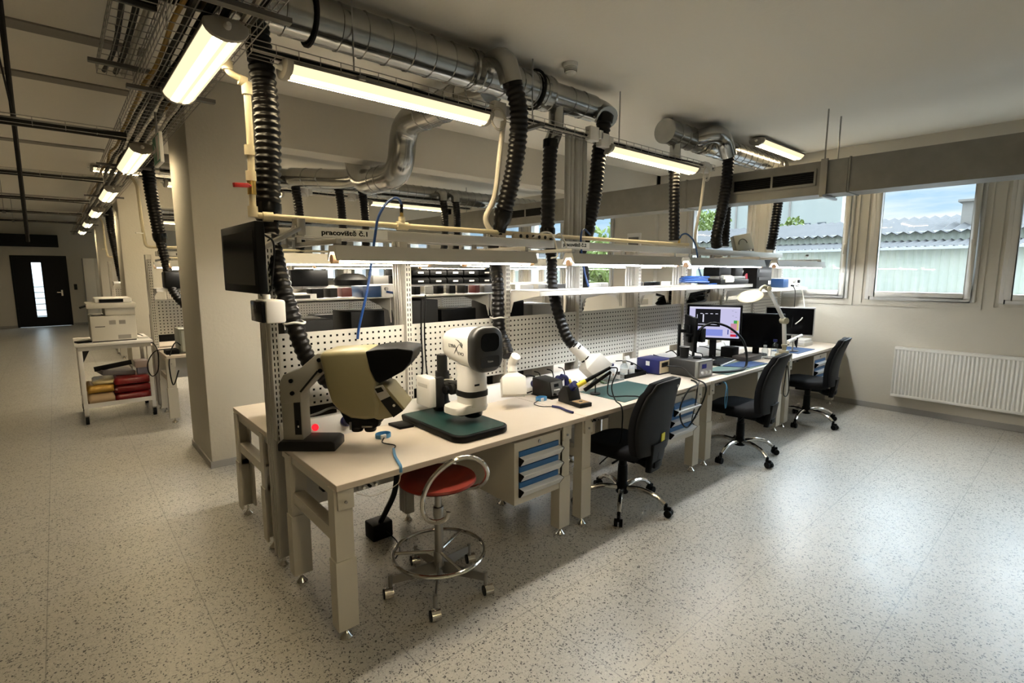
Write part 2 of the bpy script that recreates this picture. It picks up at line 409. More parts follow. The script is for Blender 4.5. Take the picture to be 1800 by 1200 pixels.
# window wall: window openings of one pitch, left out where the concrete frame stands
WIN = []
for k in range(-4, 17):
    g = .99+1.23*k; a, b = g-.09, g+.95
    if a < YB+.05 or b > YF: continue
    if any(a < p+.82+.05 and b > p-.05 for p in (4.95, 10.95, 16.95)): continue
    WIN.append((a, b))
Z0, Z1 = 1.36, 2.80
w = MB(); y = YB
for a, b in WIN+[(YF, YF)]:
    if a > y: w.box(XW, XW+.28, y, a, 0, HC)
    if b > a: w.box(XW, XW+.28, a, b, 0, Z0); w.box(XW, XW+.28, a, b, Z1, HC)
    y = b
struct('wall_right', w, WALL)
PVC = mat('window_pvc', (.56, .55, .52), .35)
for i, (a, b) in enumerate(WIN):
    r = MB()
    x0, x1 = XW-.02, XW+.07
    def ring(m, a, b, z0, z1, t, x0, x1):
        m.box(x0, x1, a, a+t, z0, z1); m.box(x0, x1, b-t, b, z0, z1); m.box(x0, x1, a+t, b-t, z0, z0+t); m.box(x0, x1, a+t, b-t, z1-t, z1)
    ring(r, a, b, Z0, Z1, .045, x0, x1)
    f = struct('window_%d' % (i+1), r, PVC, bevel=.006)
    o = f.location
    s = MB(o); ring(s, a+.04, b-.04, Z0+.04, Z1-.04, .060, x0-.02, x1-.02); s.build('sash', PVC, f, bevel=.006)
    g = MB(o); g.box(x0+.02, x0+.03, a+.095, b-.095, Z0+.095, Z1-.095); g.build('pane', GLASS, f)
    h = MB(o); ys = a+.07; h.box(x0-.035, x0-.018, ys-.014, ys+.014, 1.98, 2.05); h.bar((x0-.05, ys, 2.03), (x0-.05, ys, 1.92), .016, .014, (1, 0, 0)); h.cyl((x0-.03, ys, 2.03), (x0-.055, ys, 2.03), .008, n=8); h.build('handle', WHITE, f, bevel=.003)
    # sunk reveal line and sill ledge below the window
    t = MB(); t.box(XW-.012, XW, a-.055, b+.055, Z0-.075, Z0-.045); t.box(XW-.012, XW, a-.055, a-.035, Z0-.045, Z1+.02); t.box(XW-.012, XW, b+.035, b+.055, Z0-.045, Z1+.02)
    struct('trim_%d' % (i+1), t, WALL)
    lg = bpy.data.lights.new('window_portal', 'AREA'); lg.shape = 'RECTANGLE'; lg.size = b-a-.1; lg.size_y = Z1-Z0-.1; lg.cycles.is_portal = True
    lo = bpy.data.objects.new('window_portal', lg); COL.objects.link(lo); lo.location = (XW+.29, (a+b)/2, (Z0+Z1)/2)
    lo.rotation_euler = Matrix(((0, 0, 1), (1, 0, 0), (0, 1, 0))).to_euler()

# far wall with the black door
w = MB(); dx0, dx1, dz = -.93, .26, 2.13
w.box(XL, dx0, YF, YF+.2, 0, HC); w.box(dx1, XW, YF, YF+.2, 0, HC); w.box(dx0, dx1, YF, YF+.2, dz, HC)
struct('wall_far', w, WALL)
DBLK = mat('black_door_leaf', (.003, .003, .0033), .5, spec=.2)
d = MB(); x = (dx0, -.52, -.30, dx1)
d.box(x[0], x[1], YF, YF+.06, .005, dz); d.box(x[2], x[3], YF, YF+.06, .005, dz); d.box(x[1], x[2], YF, YF+.06, .005, .30); d.box(x[1], x[2], YF, YF+.06, 1.97, dz)
D = struct('door_1', d, DBLK); o = D.location
MB(o).box(x[1], x[2], YF+.025, YF+.032, .30, 1.97).build('pane', GLASS, D)
h = MB(o); h.cyl((.12, YF, 1.05), (.12, YF-.05, 1.05), .012, n=10); h.bar((.13, YF-.05, 1.05), (0, YF-.05, 1.05), .018, .018); h.box(.10, .14, YF-.008, YF, .94, 1.12); h.build('handle', CHROME, D)
f = MB(); f.box(dx0-.05, dx0, YF-.02, YF, 0, dz+.05); f.box(dx1, dx1+.05, YF-.02, YF, 0, dz+.05); f.box(dx0, dx1, YF-.02, YF, dz, dz+.05)
struct('trim_door', f, DBLK)
# baseboards
BB = mat('grey_skirting', (.30, .29, .27), .5)
struct('baseboard_right', MB().box(XW-.012, XW, YB, YF-.02, 0, .07), BB)
struct('baseboard_far', MB().box(XL, dx0-.06, YF-.012, YF, 0, .07).box(dx1+.06, XW-.02, YF-.012, YF, 0, .07), BB)

# concrete frame: columns and the downstand beams between them
for i, y in enumerate((4.95, 10.95, 16.95)):
    struct('column_%d' % (i+1), MB().box(.88, 1.45, y, y+.82, 0, HC), WALL, bevel=.012)
    struct('beam_%d' % (i+1), MB().box(1.45, XW, y, y+.27, 2.80, HC), WALL)
    struct('pilaster_%d' % (i+1), MB().box(XW-.10, XW, y, y+.82, 0, HC), WALL)
    struct('baseboard_column_%d' % (i+1), MB().box(.87, 1.46, y-.01, y+.83, 0, .06), BB)
# thin darker strips across the ceiling at the left
STR = mat('dark_ceiling_strip', (.24, .22, .19), .8)
for i, y in enumerate((4.60, 5.72, 8.62, 11.6, 14.6)):
    struct('trim_ceiling_%d' % (i+1), MB().box(XL, .62, y, y+.16, HC-.012, HC), STR)

# ------------------------------------------------------------------ outdoors
def corr(c1, c2, axis=1, pitch=.30):
    m = bpy.data.materials.new('corrugated_sheet'); m.use_nodes = True
    n, l = m.node_tree.nodes, m.node_tree.links; b = n['Principled BSDF']; b.inputs['Roughness'].default_value = .8; b.inputs['Specular IOR Level'].default_value = .08
    tc = n.new('ShaderNodeTexCoord'); nz = n.new('ShaderNodeTexNoise'); nz.inputs['Scale'].default_value = 1.4; nz.inputs['Detail'].default_value = 5
    mx = n.new('ShaderNodeMix'); mx.data_type = 'RGBA'; mx.inputs['A'].default_value = (*c1, 1); mx.inputs['B'].default_value = (*c2, 1)
    l.new(tc.outputs['Object'], nz.inputs[0]); l.new(nz.outputs['Fac'], mx.inputs['Factor']); l.new(mx.outputs['Result'], b.inputs['Base Color'])
    return m
CW = corr((.62, .68, .63), (.74, .76, .68)); CR = corr((.055, .056, .058), (.08, .081, .083)); CONC = mat('outdoor_concrete', (.34, .325, .30), .9, noise=.2, nscale=2)
def sheet(p, q, y0, y1, pitch, amp, thick=.02):
    """corrugated sheet between the profile points p and q (x, z), ribs running from p to q"""
    p, q = Vector((p[0], 0, p[1])), Vector((q[0], 0, q[1])); d = (q-p).normalized(); nn = Vector((-d.z, 0, d.x)); k = 4; N = int((y1-y0)/pitch*k)
    m = MB(); rows = []
    for i in range(N+1):
        h = amp*math.sin(2*PI*i/k); y = y0+(y1-y0)*i/N
        rows.append([p+nn*h+Vector((0, y, 0)), q+nn*h+Vector((0, y, 0)), q+nn*(h-thick)+Vector((0, y, 0)), p+nn*(h-thick)+Vector((0, y, 0))])
    return m.loft(rows)
struct('ground', MB().box(XW+.3, 120, -70, 110, -.45, -.30).box(-60, XW+.3, YF+.25, 110, -.45, -.30), mat('asphalt', (.16, .155, .15), .9, noise=.3, nscale=3))
sh = thing('storage_shed', 'long corrugated storage shed with two roof levels outside the windows', 'shed', (18, 8, -.3))
W(sh).box(18.0, 24, -22, 34, -.3, 1.08).build('concrete_base', CONC, sh)
W(sh).box(17.93, 18, -22, 34, 1.08, 1.13).build('ledge', CONC, sh)
for nm, p, q, pt, am, mm in (('lower_cladding', (18.02, 1.1), (18.02, 2.40), .20, .055, CW), ('lower_roof', (17.75, 2.36), (20.0, 2.64), .2, .04, CR), ('upper_cladding', (20.0, 2.60), (20.0, 2.93), .20, .055, CW), ('upper_roof', (19.8, 2.88), (24.0, 3.66), .3, .045, CR)):
    mb = sheet(p, q, -22, 34, pt, am); mb.o = Vector((18, 8, -.3)); mb.v = [v-mb.o for v in mb.v]; mb.build(nm, mm, sh)
W(sh).box(17.70, 17.78, -22, 34, 2.30, 2.37).build('gutter', mat('zinc_gutter', (.55, .57, .58), .5), sh)
W(sh).box(21.4, 21.9, 2.75, 3.1, 3.1, 3.85).box(21.3, 22.0, 2.65, 3.2, 3.85, 3.92).build('roof_vent', CONC, sh)
tb = thing('apartment_block', 'tall pale grey block rising behind the shed roof', 'building', (44, 16, -.3))
W(tb).box(41, 48, 12.3, 22, -.3, 17).build('wall', mat('pale_render', (.44, .48, .46), .85, noise=.08, nscale=.5), tb)
for z in (4.8, 7.2, 9.6):
    for y in (13.2, 14.2):
        W(tb).box(40.96, 41.02, y, y+.55, z, z+.35).build('window', mat('dim_window', (.12, .14, .16), .2), tb)
for y in (15.6, 17.6, 19.6):
    W(tb).box(40.9, 41.0, y, y+.12, 0, 17).build('panel_joint', CONC, tb)
LEAF = mat('leaf_green', (.15, .21, .045), .6, noise=.4, nscale=1.5); BARK = mat('bark', (.12, .09, .06), .9)
def tree(x, y, h, r, label, seed):
    rng = random.Random(seed); t = thing('tree', label, 'tree', (x, y, -.3))
    MB().tube(spline([(0, 0, 0), (.1, .05, h*.3), (0, 0, h*.6)], .4), .14, 8).build('trunk', BARK, t)
    m = MB()
    cl = [(Vector((rng.uniform(-r, r)*.7, rng.uniform(-r, r)*.7, h*rng.uniform(.35, .9))), r*rng.uniform(.35, .6)) for _ in range(16)]
    for c, cr in cl:
        for _ in range(170):
            v = Vector((rng.gauss(0, 1), rng.gauss(0, 1), rng.gauss(0, 1))).normalized()*cr*rng.uniform(.6, 1.05)
            e = Euler((rng.uniform(0, 6), rng.uniform(0, 6), rng.uniform(0, 6))).to_matrix(); s = rng.uniform(.07, .16); p = c+v
            m.add([p+e @ Vector(q) for q in ((-s, 0, 0), (0, -s*.5, 0), (s, 0, .02), (0, s*.5, 0))], [(0, 1, 2, 3)])
    m.build('crown', LEAF, t, smooth=0)
tree(27.5, 15.0, 5.6, 1.7, 'green leafy tree behind the shed, left of the tall block', 1)
tree(14.3, 11.3, 3.7, 1.4, 'green bush growing outside between the window wall and the shed', 2)
tree(30.5, 11.6, 5.0, 1.0, 'small green tree at the foot of the tall grey block', 3)

# ================================================================== WORKBENCH ISLANDS
TZ = .77
def bench(x0, x1, yf, s, label, group=None, xl=.04, xr=.17):
    """bench with its front edge at yf; s=+1 runs back towards +y, s=-1 towards -y"""
    y = lambda d: yf+s*d
    t = thing('workbench', label, 'workbench', ((x0+x1)/2, y(.42), 0), 0, group)
    W(t).box(x0+.002, x1-.002, y(0), y(.79), TZ-.030, TZ).build('tabletop', TOP, t, bevel=.002, seg=1)
    for lx in (x0+xl, x1-xr):
        for d in (.055, .64):
            L = W(t); a, b = lx-.0425, lx+.0425; ya, yb = y(d-.03), y(d+.035); yo = y(d-.03)
            # folded channel: front web and two flanges, open to the back
            for (p, q, z0, z1) in ((.0, .0, .36, TZ-.03), (-.006, .006, .06, .40)):
                L.box(a+p, b+q, y(d-.03-q*.9), y(d-.018), z0, z1); L.box(a+p, a+p+.012, y(d-.018), y(d+.04), z0, z1); L.box(b+q-.012, b+q, y(d-.018), y(d+.04), z0, z1)
            g = L.build('leg', FRAME, t)
            F = W(t); F.lathe([(.007, .03), (.007, .06)], (lx, y(d), 0), 10); F.lathe([(.030, 0), (.030, .006), (.016, .022), (.009, .034), (0, .034)], (lx, y(d), 0), 18); F.build('foot', CHROME, g)
            if d < .1:
                B = W(t); B.box(lx-.03, lx+.045, y(d-.045), y(d-.03), TZ-.125, TZ-.03); B.build('bracket', FRAME, g, bevel=.002)
                B = W(t); B.cyl((lx+.005, y(d-.045), TZ-.09), (lx+.005, y(d-.053), TZ-.09), .007, n=10); B.build('bolt', STEEL, g)
        W(t).box(lx-.03, lx+.03, y(.07), y(.66), .47, .53).build('side_rail', FRAME, t)
        W(t).box(lx-.03, lx+.03, y(.02), y(.76), TZ-.075, TZ-.03).build('top_rail', FRAME, t)
    W(t).box(x0+.10, x1-.20, y(.685), y(.70), .40, TZ-.04).build('back_panel', LIGHTGREY, t)
    return t
def post(x, cy, label, group, s=1, ztop=1.90, profile=True, zb=0.):
    """upright of the bench frame: aluminium profile with a slotted strip towards the user"""
    t = thing('upright_post', label, 'upright', (x, cy, zb), 0, group)
    if profile:
        p = W(t); p.box(x-.030, x+.030, cy-.035*s, cy+.065*s, zb+.06, ztop)
        for yy in (cy-.015*s, cy+.015*s, cy+.045*s): p.box(x-.034, x-.030, yy-.008, yy+.008, zb+.06, ztop)
        p.build('profile', ALU, t, bevel=.003)
        W(t).lathe([(.028, 0), (.028, .006), (.012, .025), (.009, .06)], (x, cy, zb), 16).build('foot', CHROME, t)
    W(t).box(x-.021, x+.021, cy-.085*s, cy-.036*s, TZ+.0, 1.84).build('slotted_strip', WSLOT, t)
    return t
def pegboard(x0, x1, cy, s, label, group):
    y = cy-.055*s
    b = MB(); b.box(x0+.024, x1-.024, y-.005, y+.005, .93, 1.36)
    o = single(b, 'pegboard', WPEG, label, 'pegboard', group)
    return o
def rail(x0, x1, cy, s, label, sign=None, group=None):
    t = thing('overhead_rail', label, 'rail', ((x0+x1)/2, cy-.075*s, 1.885), 0, group)
    W(t).box(x0, x1, cy-.10*s, cy-.05*s, 1.885, 1.945).build('beam', ALU, t, bevel=.003)
    if sign:
        sx, body, w = sign
        pl = W(t).box(sx, sx+w, cy-.104*s, cy-.1005*s, 1.890, 1.942).build('sign_plate', PAPER, t)
        text('lettering', body, .038, BLACK, pl, Vector((sx+w*.47, cy-.1045*s, 1.916))-Vector(t.location), (PI/2, 0, 0), bold=True, scale=(1.28, 1))
    return t
def strip_light(x0, x1, y, label, group, warm=True, lit=True):
    z = 1.738
    t = thing('strip_light', label, 'strip light', ((x0+x1)/2, y, z), 0, group)
    W(t).prism([(y-.058, z+.012), (y-.052, z+.012), (y-.022, z+.054), (y+.022, z+.054), (y+.052, z+.012), (y+.058, z+.012), (y+.034, z+.084), (y-.034, z+.084)], 'x', x0, x1).build('reflector', LIGHTGREY, t)
    W(t).tube([(x0+.03, y, z+.020), (x1-.03, y, z+.020)], .017, 12).build('tube', TUB if warm else TUBC, t)
    for xe in (x0+.012, x1-.012):
        W(t).cyl((xe-.016, y, z+.020), (xe+.016, y, z+.020), .021, n=14).build('end_cap', mat('peach_end_cap', (.66, .42, .26), .4), t)  # orange glow at the lamp ends is put into the cap colour
    return t
def light_arm(x, cy, s, label, group):
    t = thing('light_bracket', label, 'bracket', (x, cy-.3*s, 1.86), 0, group)
    b = W(t); b.bar((x, cy-.06*s, 1.842), (x, cy-.615*s, 1.842), .026, .022); b.box(x-.013, x+.013, cy-.09*s, cy-.06*s, 1.853, 1.885); b.build('arm', ALU, t, bevel=.002)
    b = W(t); b.box(x-.012, x+.012, cy-.615*s, cy-.575*s, 1.820, 1.831); b.build('clip', STEEL, t)
    return t
def shelf(x0, x1, cy, s, z, label, group=None, d0=.10, d1=.42):
    t = thing('shelf', label, 'shelf', ((x0+x1)/2, cy-s*(d0+d1)/2, z), 0, group)
    y0, y1 = cy-d0*s, cy-d1*s
    b = W(t); b.box(x0+.003, x1-.003, y0, y1, z-.004, z); b.box(x0+.003, x1-.003, y1, y1+.004*s, z-.035, z); b.build('board', LIGHTGREY, t)
    for xe in (x0+.014, x1-.014):
        W(t).prism([(y0, z-.006), (y1+.01*s, z-.006), (y1+.01*s, z-.035), (y1+.10*s, z-.05), (y0-.03*s, z-.09), (y0, z-.17)], 'x', xe-.003, xe+.003).build('bracket', LIGHTGREY, t)
    return t
def strip_box(x0, x1, cy, s, label, group):
    """white sloping trunking with sockets along the back of the bench"""
    t = thing('socket_trunking', label, 'trunking', ((x0+x1)/2, cy-.12*s, TZ), 0, group)
    W(t).prism([(cy-.205*s, TZ), (cy-.092*s, TZ), (cy-.092*s, TZ+.105), (cy-.135*s, TZ+.105)], 'x', x0+.01, x1-.01).build('duct', WHITE, t, bevel=.003)
    return t
BT = 'workbenches of the near island'
near = [(.84, 2.504, 'near end bench with the two microscopes, by the red stool'), (2.504, 4.138, 'bench with the dark green mat and blue soldering station'),
        (4.138, 5.846, 'bench with the lit screen and the grey generator box'), (5.846, 7.56, 'last bench of the near island, touching the window wall')]
CA = 3.0
for a, b, lb in near: bench(a, b, 2.12, 1, lb, BT)
for i, (a, b, lb) in enumerate([(.84, 2.504, 'bench on the far side of the near island, its empty corner by the column'), (2.504, 4.138, 'bench behind the pegboards, opposite the dark green mat'), (4.138, 5.846, 'bench behind the pegboards, opposite the lit screen'), (5.846, 7.56, 'bench behind the pegboards, nearest the window wall')]):
    bench(a, b, 3.88, -1, lb, BT)
px_ = [.86, 1.685, 2.525, 3.345, 4.19, 5.03, 5.87, 6.70, 7.52]
ordn = ['at the near end, carrying the tilted display', 'between the two microscopes', 'right behind the white microscope head', 'behind the white fume nozzle of the second bench', 'behind the clear bottles', 'behind the lit screen', 'behind the round lamp head', 'behind the grey rimmed screen', 'against the window wall']
for i, x in enumerate(px_):
    post(x, CA, 'slotted upright post '+ordn[i], 'upright posts of the near island')
names = ['behind the cream microscope', 'behind the white microscope', 'left of the white fume nozzle', 'right of the white fume nozzle', 'left of the lit screen', 'directly behind the lit screen', 'behind the large black screen', 'nearest the window wall']
for i in range(8):
    pegboard(px_[i], px_[i+1], CA, 1, 'white punched panel '+names[i], 'pegboards of the near island')
rail(.99, 3.00, CA, 1, 'overhead aluminium rail with the sign of workplace number one', (1.04, 'pracoviště č.1', .50), 'overhead rails')
rail(3.02, 5.08, CA, 1, 'overhead aluminium rail with the small second sign plate', (3.08, 'pracoviště č.2', .34), 'overhead rails')
rail(5.10, 7.45, CA, 1, 'overhead aluminium rail nearest the window wall', None, 'overhead rails')
rail(.90, 4.15, CA+.02, -1, 'overhead aluminium rail of the far side, left half', None, 'overhead rails')
rail(4.17, 7.45, CA+.02, -1, 'overhead aluminium rail of the far side, by the windows', None, 'overhead rails')
LS = [(.985, 2.28), (2.62, 3.98), (4.12, 5.62), (5.95, 7.40)]
lt = ['over the two microscopes', 'over the dark green mat', 'over the lit screen', 'nearest the window wall']
for i, (a, b) in enumerate(LS):
    strip_light(a, b, 2.40, 'slim lit bench lamp '+lt[i], 'bench strip lights', i == 0)
    strip_light(a, b, 3.60, 'slim lit bench lamp of the far side, behind the one '+lt[i], 'bench strip lights', i == 0)
    for k, x in enumerate((a+.03, b-.06)):
        e = ('left', 'right')[k]+' end'
        light_arm(x, CA, 1, 'bracket arm holding the '+e+' of the lamp '+lt[i], 'lamp brackets')
        light_arm(x, CA+.0, -1, 'far side arm, '+e+' of the lamp behind the one '+lt[i], 'lamp brackets')
for i in range(2, 6):
    shelf(px_[i], px_[i+1], CA, 1, 1.565, 'pale steel shelf '+['starting at the third post', 'with the blue hose hanging past it', 'below the coiled blue tubing', 'above the lit screen'][i-2], 'front shelves of the near island')
shelf(px_[6]+.02, px_[8], CA, 1, 1.50, 'longer pale shelf near the windows, carrying the meter box', 'front shelves of the near island')
for i in range(0, 8):
    shelf(max(px_[i], .97), px_[i+1], CA+.03, -1, 1.53, 'pale shelf of the far side, seen '+['over the first pegboard', 'over the pegboard of the white microscope', 'behind the third pegboard', 'behind the fourth pegboard', 'behind the coiled blue tubing', 'behind the lit screen', 'behind the large black screen', 'beside the window wall'][i], 'far side shelves of the near island')
for i, (a, b, lb) in enumerate(near):
    strip_box(a, b, CA, 1, 'white socket trunking along the '+['back of the microscope bench', 'back of the bench with the green mat', 'back of the bench with the lit screen', 'back of the last bench'][i], 'socket trunking')

# drawer units
def drawer_unit(label, x0, x1, group, open_=0, handles=True):
    t = thing('drawer_unit', label, 'drawer unit', ((x0+x1)/2, 2.45, .33), 0, group)
    z0, z1, y0, y1 = .335, .715, 2.145, 2.72
    b = W(t); b.box(x0, x0+.012, y0, y1, z0, z1); b.box(x1-.012, x1, y0, y1, z0, z1); b.box(x0+.012, x1-.012, y0+.02, y1, z0, z0+.012); b.box(x0+.012, x1-.012, y0, y1, z1-.055, z1); b.box(x0+.012, x1-.012, y1-.012, y1, z0+.012, z1-.055)
    b.box(x0+.012, x0+.034, y0, y0+.02, z0, z1-.055); b.box(x1-.034, x1-.012, y0, y0+.02, z0, z1-.055); b.box(x0+.034, x1-.034, y0, y0+.02, z0, z0+.038)
    b.build('body', FRAME, t)
    h = (z1-.055-z0-.038)/3
    for k in range(3):
        za = z0+.038+h*k; dy = .03 if (open_ == 1 and k == 2) or open_ == 2 else 0
        m = W(t); m.box(x0+.038, x1-.038, y0-.004-dy, y0+.40-dy, za+.004, za+h-.004)
        dr = m.build('drawer', BLUED, t)
        m = W(t); yy = y0-.004-dy
        m.prism([(yy, za+.012), (yy-.010, za+.008), (yy-.042, za+.050), (yy-.040, za+.054), (yy, za+.060)], 'x', x0+.036, x1-.030)
        m.build('handle', SILVER, dr)
        for xx in (x0+.0345, x1-.0300):
            W(t).prism([(yy, za+.010), (yy-.011, za+.006), (yy-.044, za+.050), (yy-.040, za+.056), (yy, za+.062)], 'x', xx-.003, xx).build('handle_end', BLACK, dr)
    m = W(t); xc = (x0+x1)/2
    m.cyl((xc, y0, z1-.028), (xc, y0-.006, z1-.028), .011, n=12); m.build('lock', STEEL, t)
    return t
DG = 'blue drawer units under the near benches'
drawer_unit('grey drawer unit with three blue drawers beside the red stool', 1.905, 2.31, DG)
drawer_unit('drawer unit with a black cable looping in front of its blue drawers', 3.515, 3.93, DG, 1)
drawer_unit('blue drawer unit half hidden by the second office chair', 5.12, 5.50, DG, 1)
drawer_unit('drawer unit with keys in its locks under the last bench', 6.62, 7.04, DG)

# second and third island, further down the hall
def island(cy, nb, gname, where):
    g = 'workbenches of the '+gname
    for i in range(nb):
        a, b = .84+1.665*i, .84+1.665*(i+1)
        bench(a, b, cy-.88, 1, ['first', 'second', 'third', 'fourth'][i]+' bench of the '+where+', counted from the aisle', g)
    bench(.84, 2.505, cy+.88, -1, 'end bench on the far side of the '+where, g)
    for i in range(2*nb+1):
        post(.86+.832*i, cy, 'slotted upright of the '+where+', '+['at the aisle end', 'first', 'second', 'third', 'fourth', 'fifth', 'sixth', 'seventh', 'eighth'][i]+(' behind the aisle end' if i else ''), 'uprights of the '+gname)
    for i in range(2*nb):
        a, b = .86+.832*i, .86+.832*(i+1)
        pegboard(a, b, cy, 1, 'white punched panel of the '+where+', '+['first', 'second', 'third', 'fourth', 'fifth', 'sixth', 'seventh', 'eighth'][i]+' from the aisle', 'pegboards of the '+gname)
        shelf(a, b, cy, 1, 1.50, 'pale shelf of the '+where+', '+['first', 'second', 'third', 'fourth', 'fifth', 'sixth', 'seventh', 'eighth'][i]+' from the aisle', 'shelves of the '+gname)
    for i in range(nb):
        a = .985+1.64*i
        strip_light(a, a+1.3, cy-.60, 'lit bench lamp of the '+where+', '+['first', 'second', 'third', 'fourth'][i]+' from the aisle', 'strip lights of the '+gname)
        strip_light(a, a+1.3, cy+.60, 'far side bench lamp of the '+where+', '+['first', 'second', 'third', 'fourth'][i]+' from the aisle', 'strip lights of the '+gname)
        for k, x in enumerate((a+.03, a+1.24)):
            light_arm(x, cy, 1, 'lamp bracket of the '+where+', %s end of its %s lamp' % (('left', 'right')[k], ['first', 'second', 'third', 'fourth'][i]), 'lamp brackets of the '+gname)
            light_arm(x, cy, -1, 'far side lamp bracket of the '+where+', %s end of its %s lamp' % (('left', 'right')[k], ['first', 'second', 'third', 'fourth'][i]), 'lamp brackets of the '+gname)
    rail(.95, .84+1.665*nb, cy+.02, -1, 'far side overhead rail of the '+where, None, 'overhead rails')
    rail(.95, .84+1.665*nb, cy, 1, 'overhead rail of the '+where, (1.04, 'pracoviště č.3', .50) if cy < 9 else None, 'overhead rails')
CB, CC = 7.62, 13.4
island(CB, 4, 'middle island', 'island behind the column')
island(CC, 2, 'far island', 'far island')

# ================================================================== DUCTS, TRAYS, HOSES, CEILING LUMINAIRES
def roundpath(pts, rad, n=7):
    P = [Vector(p) for p in pts]; out = [P[0]]
    for i in range(1, len(P)-1):
        a, b, c = P[i-1], P[i], P[i+1]; u, v = (a-b).normalized(), (c-b).normalized()
        r = min(rad, (a-b).length*.49, (c-b).length*.49); s, e = b+u*r, b+v*r
        for k in range(n+1):
            t = k/n; out.append((1-t)**2*s+2*t*(1-t)*b+t*t*e)
    out.append(P[-1]); return out
def duct(t, pts, r, rad=None, seam=.15, name='pipe', m=None, n=20):
    """spiral duct with raised seams, elbows with a few creases"""
    path = roundpath(pts, rad or r*1.6, 5); b = W(t)
    L = 0; P = []; R = []
    for i in range(len(path)-1):
        a, c = path[i], path[i+1]; d = (c-a).length; k = max(1, int(d/seam)) if d > seam*1.3 else 1
        for j in range(k):
            p = a.lerp(c, j/k)
            u = (c-a).normalized()
            if j == 0: P.append(p); R.append(r)
            else: P += [p-u*.006, p-u*.003, p+u*.003, p+u*.006]; R += [r, r*1.045, r*1.045, r]
    P.append(path[-1]); R.append(r)
    b.tube(P, R, n); return b.build(name, m or GALV, t, smooth=.5)
def collar(t, p, q, r, name='collar', m=None):
    b = W(t); p, q = Vector(p), Vector(q); d = (q-p)
    b.tube([p, p+d*.2, p+d*.25, p+d*.75, p+d*.8, q], [r, r*1.03, r, r, r*1.03, r], 20); return b.build(name, m or GALV, t, smooth=.4)
DU = thing('spiral_duct', 'round galvanised duct above the near benches, feeding the black hoses', 'duct', (2.2, 3.05, 2.95))
duct(DU, [(-3.4, 3.05, 3.09), (3.02, 3.05, 3.09)], .125)
duct(DU, [(3.02, 3.05, 3.09), (3.10, 3.05, 3.09), (3.60, 3.05, 3.09)], .105, name='narrow_pipe')
collar(DU, (2.96, 3.05, 3.09), (3.06, 3.05, 3.09), .130)
collar(DU, (2.28, 3.05, 3.09), (2.36, 3.05, 3.09), .130)
duct(DU, [(2.40, 3.02, 3.12), (2.40, 2.80, 3.13), (2.44, 2.78, 2.96)], .078, .13, 1, 'elbow')
duct(DU, [(3.55, 3.05, 3.09), (3.72, 3.05, 3.09), (3.66, 2.93, 3.00)], .095, .12, 1, 'elbow')
duct(DU, [(3.16, 3.05, 3.02), (3.16, 3.05, 2.84), (3.10, 3.05, 2.72)], .062, .08, .09, 'drop_pipe')
duct(DU, [(2.55, 3.14, 3.06), (2.55, 4.42, 3.06), (2.55, 4.50, 2.62), (2.55, 5.32, 2.62), (2.55, 5.50, 3.0)], .125, .2, .14, 'branch_pipe')
for x in (1.18, 2.90):
    b = W(DU); b.tube([(x, 3.05+.14*math.cos(a*PI/12), 3.09+.14*math.sin(a*PI/12)) for a in range(24)], .011, 6, closed=True); b.build('clamp_ring', DARKW, DU)
D2 = thing('spiral_duct', 'short round duct with a flat end cap, running to the windows', 'duct', (6, 3.05, 2.98))
duct(D2, [(4.74, 3.05, 3.10), (7.55, 3.05, 3.10)], .115)
W(D2).cyl((4.725, 3.05, 3.10), (4.745, 3.05, 3.10), .122, n=28).build('end_cap', GALV, D2)
duct(D2, [(5.25, 3.0, 3.10), (5.32, 2.82, 3.14), (5.55, 2.84, 3.12), (5.66, 2.84, 2.96)], .085, .12, 1, 'elbow')
duct(D2, [(4.93, 3.05, 3.02), (4.93, 3.05, 2.86), (4.88, 3.02, 2.74)], .055, .08, .09, 'drop_pipe')
collar(D2, (5.42, 3.05, 3.10), (5.48, 3.05, 3.10), .12)
for x in (4.86, 5.9):
    W(D2).cyl((x, 3.05, 3.20), (x, 3.05, 3.25), .006, n=8).build('hanger_rod', STEEL, D2)
DB = thing('spiral_duct', 'round duct of the middle island, behind the concrete beam', 'duct', (3, 7.62, 2.9))
duct(DB, [(.9, 7.62, 2.98), (7.4, 7.62, 2.98)], .125)
duct(DB, [(2.5, 7.3, 2.95), (2.9, 6.4, 2.85), (2.9, 5.9, 2.85)], .12, .2, .2, 'branch_pipe')
for x in (2.55, 3.16, 3.52, 4.95, 5.2):
    duct(DB, [(x, 7.56, 2.98), (x, 7.36, 2.98), (x, 7.36, 2.86)], .075, .1, 1, 'elbow')
DCC = thing('spiral_duct', 'round duct of the far island, deep in the hall', 'duct', (3, 13.4, 2.9))
duct(DCC, [(.9, 13.4, 2.98), (7.4, 13.4, 2.98)], .125)

# flat sheet duct crossing in front of the windows
R1 = thing('rectangular_duct', 'wide flat sheet metal duct hung across the view of the windows', 'duct', (5.9, 3, 2.45))
yy = YB+.02
for y1 in (-1.0, 1.70, 3.40, 4.9):
    W(R1).box(5.75, 6.07, yy, y1, 2.455, 2.775).box(5.742, 6.078, y1-.02, y1-.006, 2.447, 2.783).build('duct_section', GALVD, R1); yy = y1+.002
b = W(R1); b.box(5.735, 5.75, 1.97, 2.82, 2.545, 2.57); b.box(5.735, 5.75, 1.97, 2.82, 2.685, 2.71); b.box(5.735, 5.75, 1.97, 1.99, 2.57, 2.685); b.box(5.735, 5.75, 2.80, 2.82, 2.57, 2.685); b.box(5.735, 5.75, 2.385, 2.405, 2.57, 2.685)
G = b.build('grille_frame', GALVD, R1)
W(R1).box(5.748, 5.7495, 1.99, 2.80, 2.57, 2.685).build('grille_opening', BLACK, G)
b = W(R1)
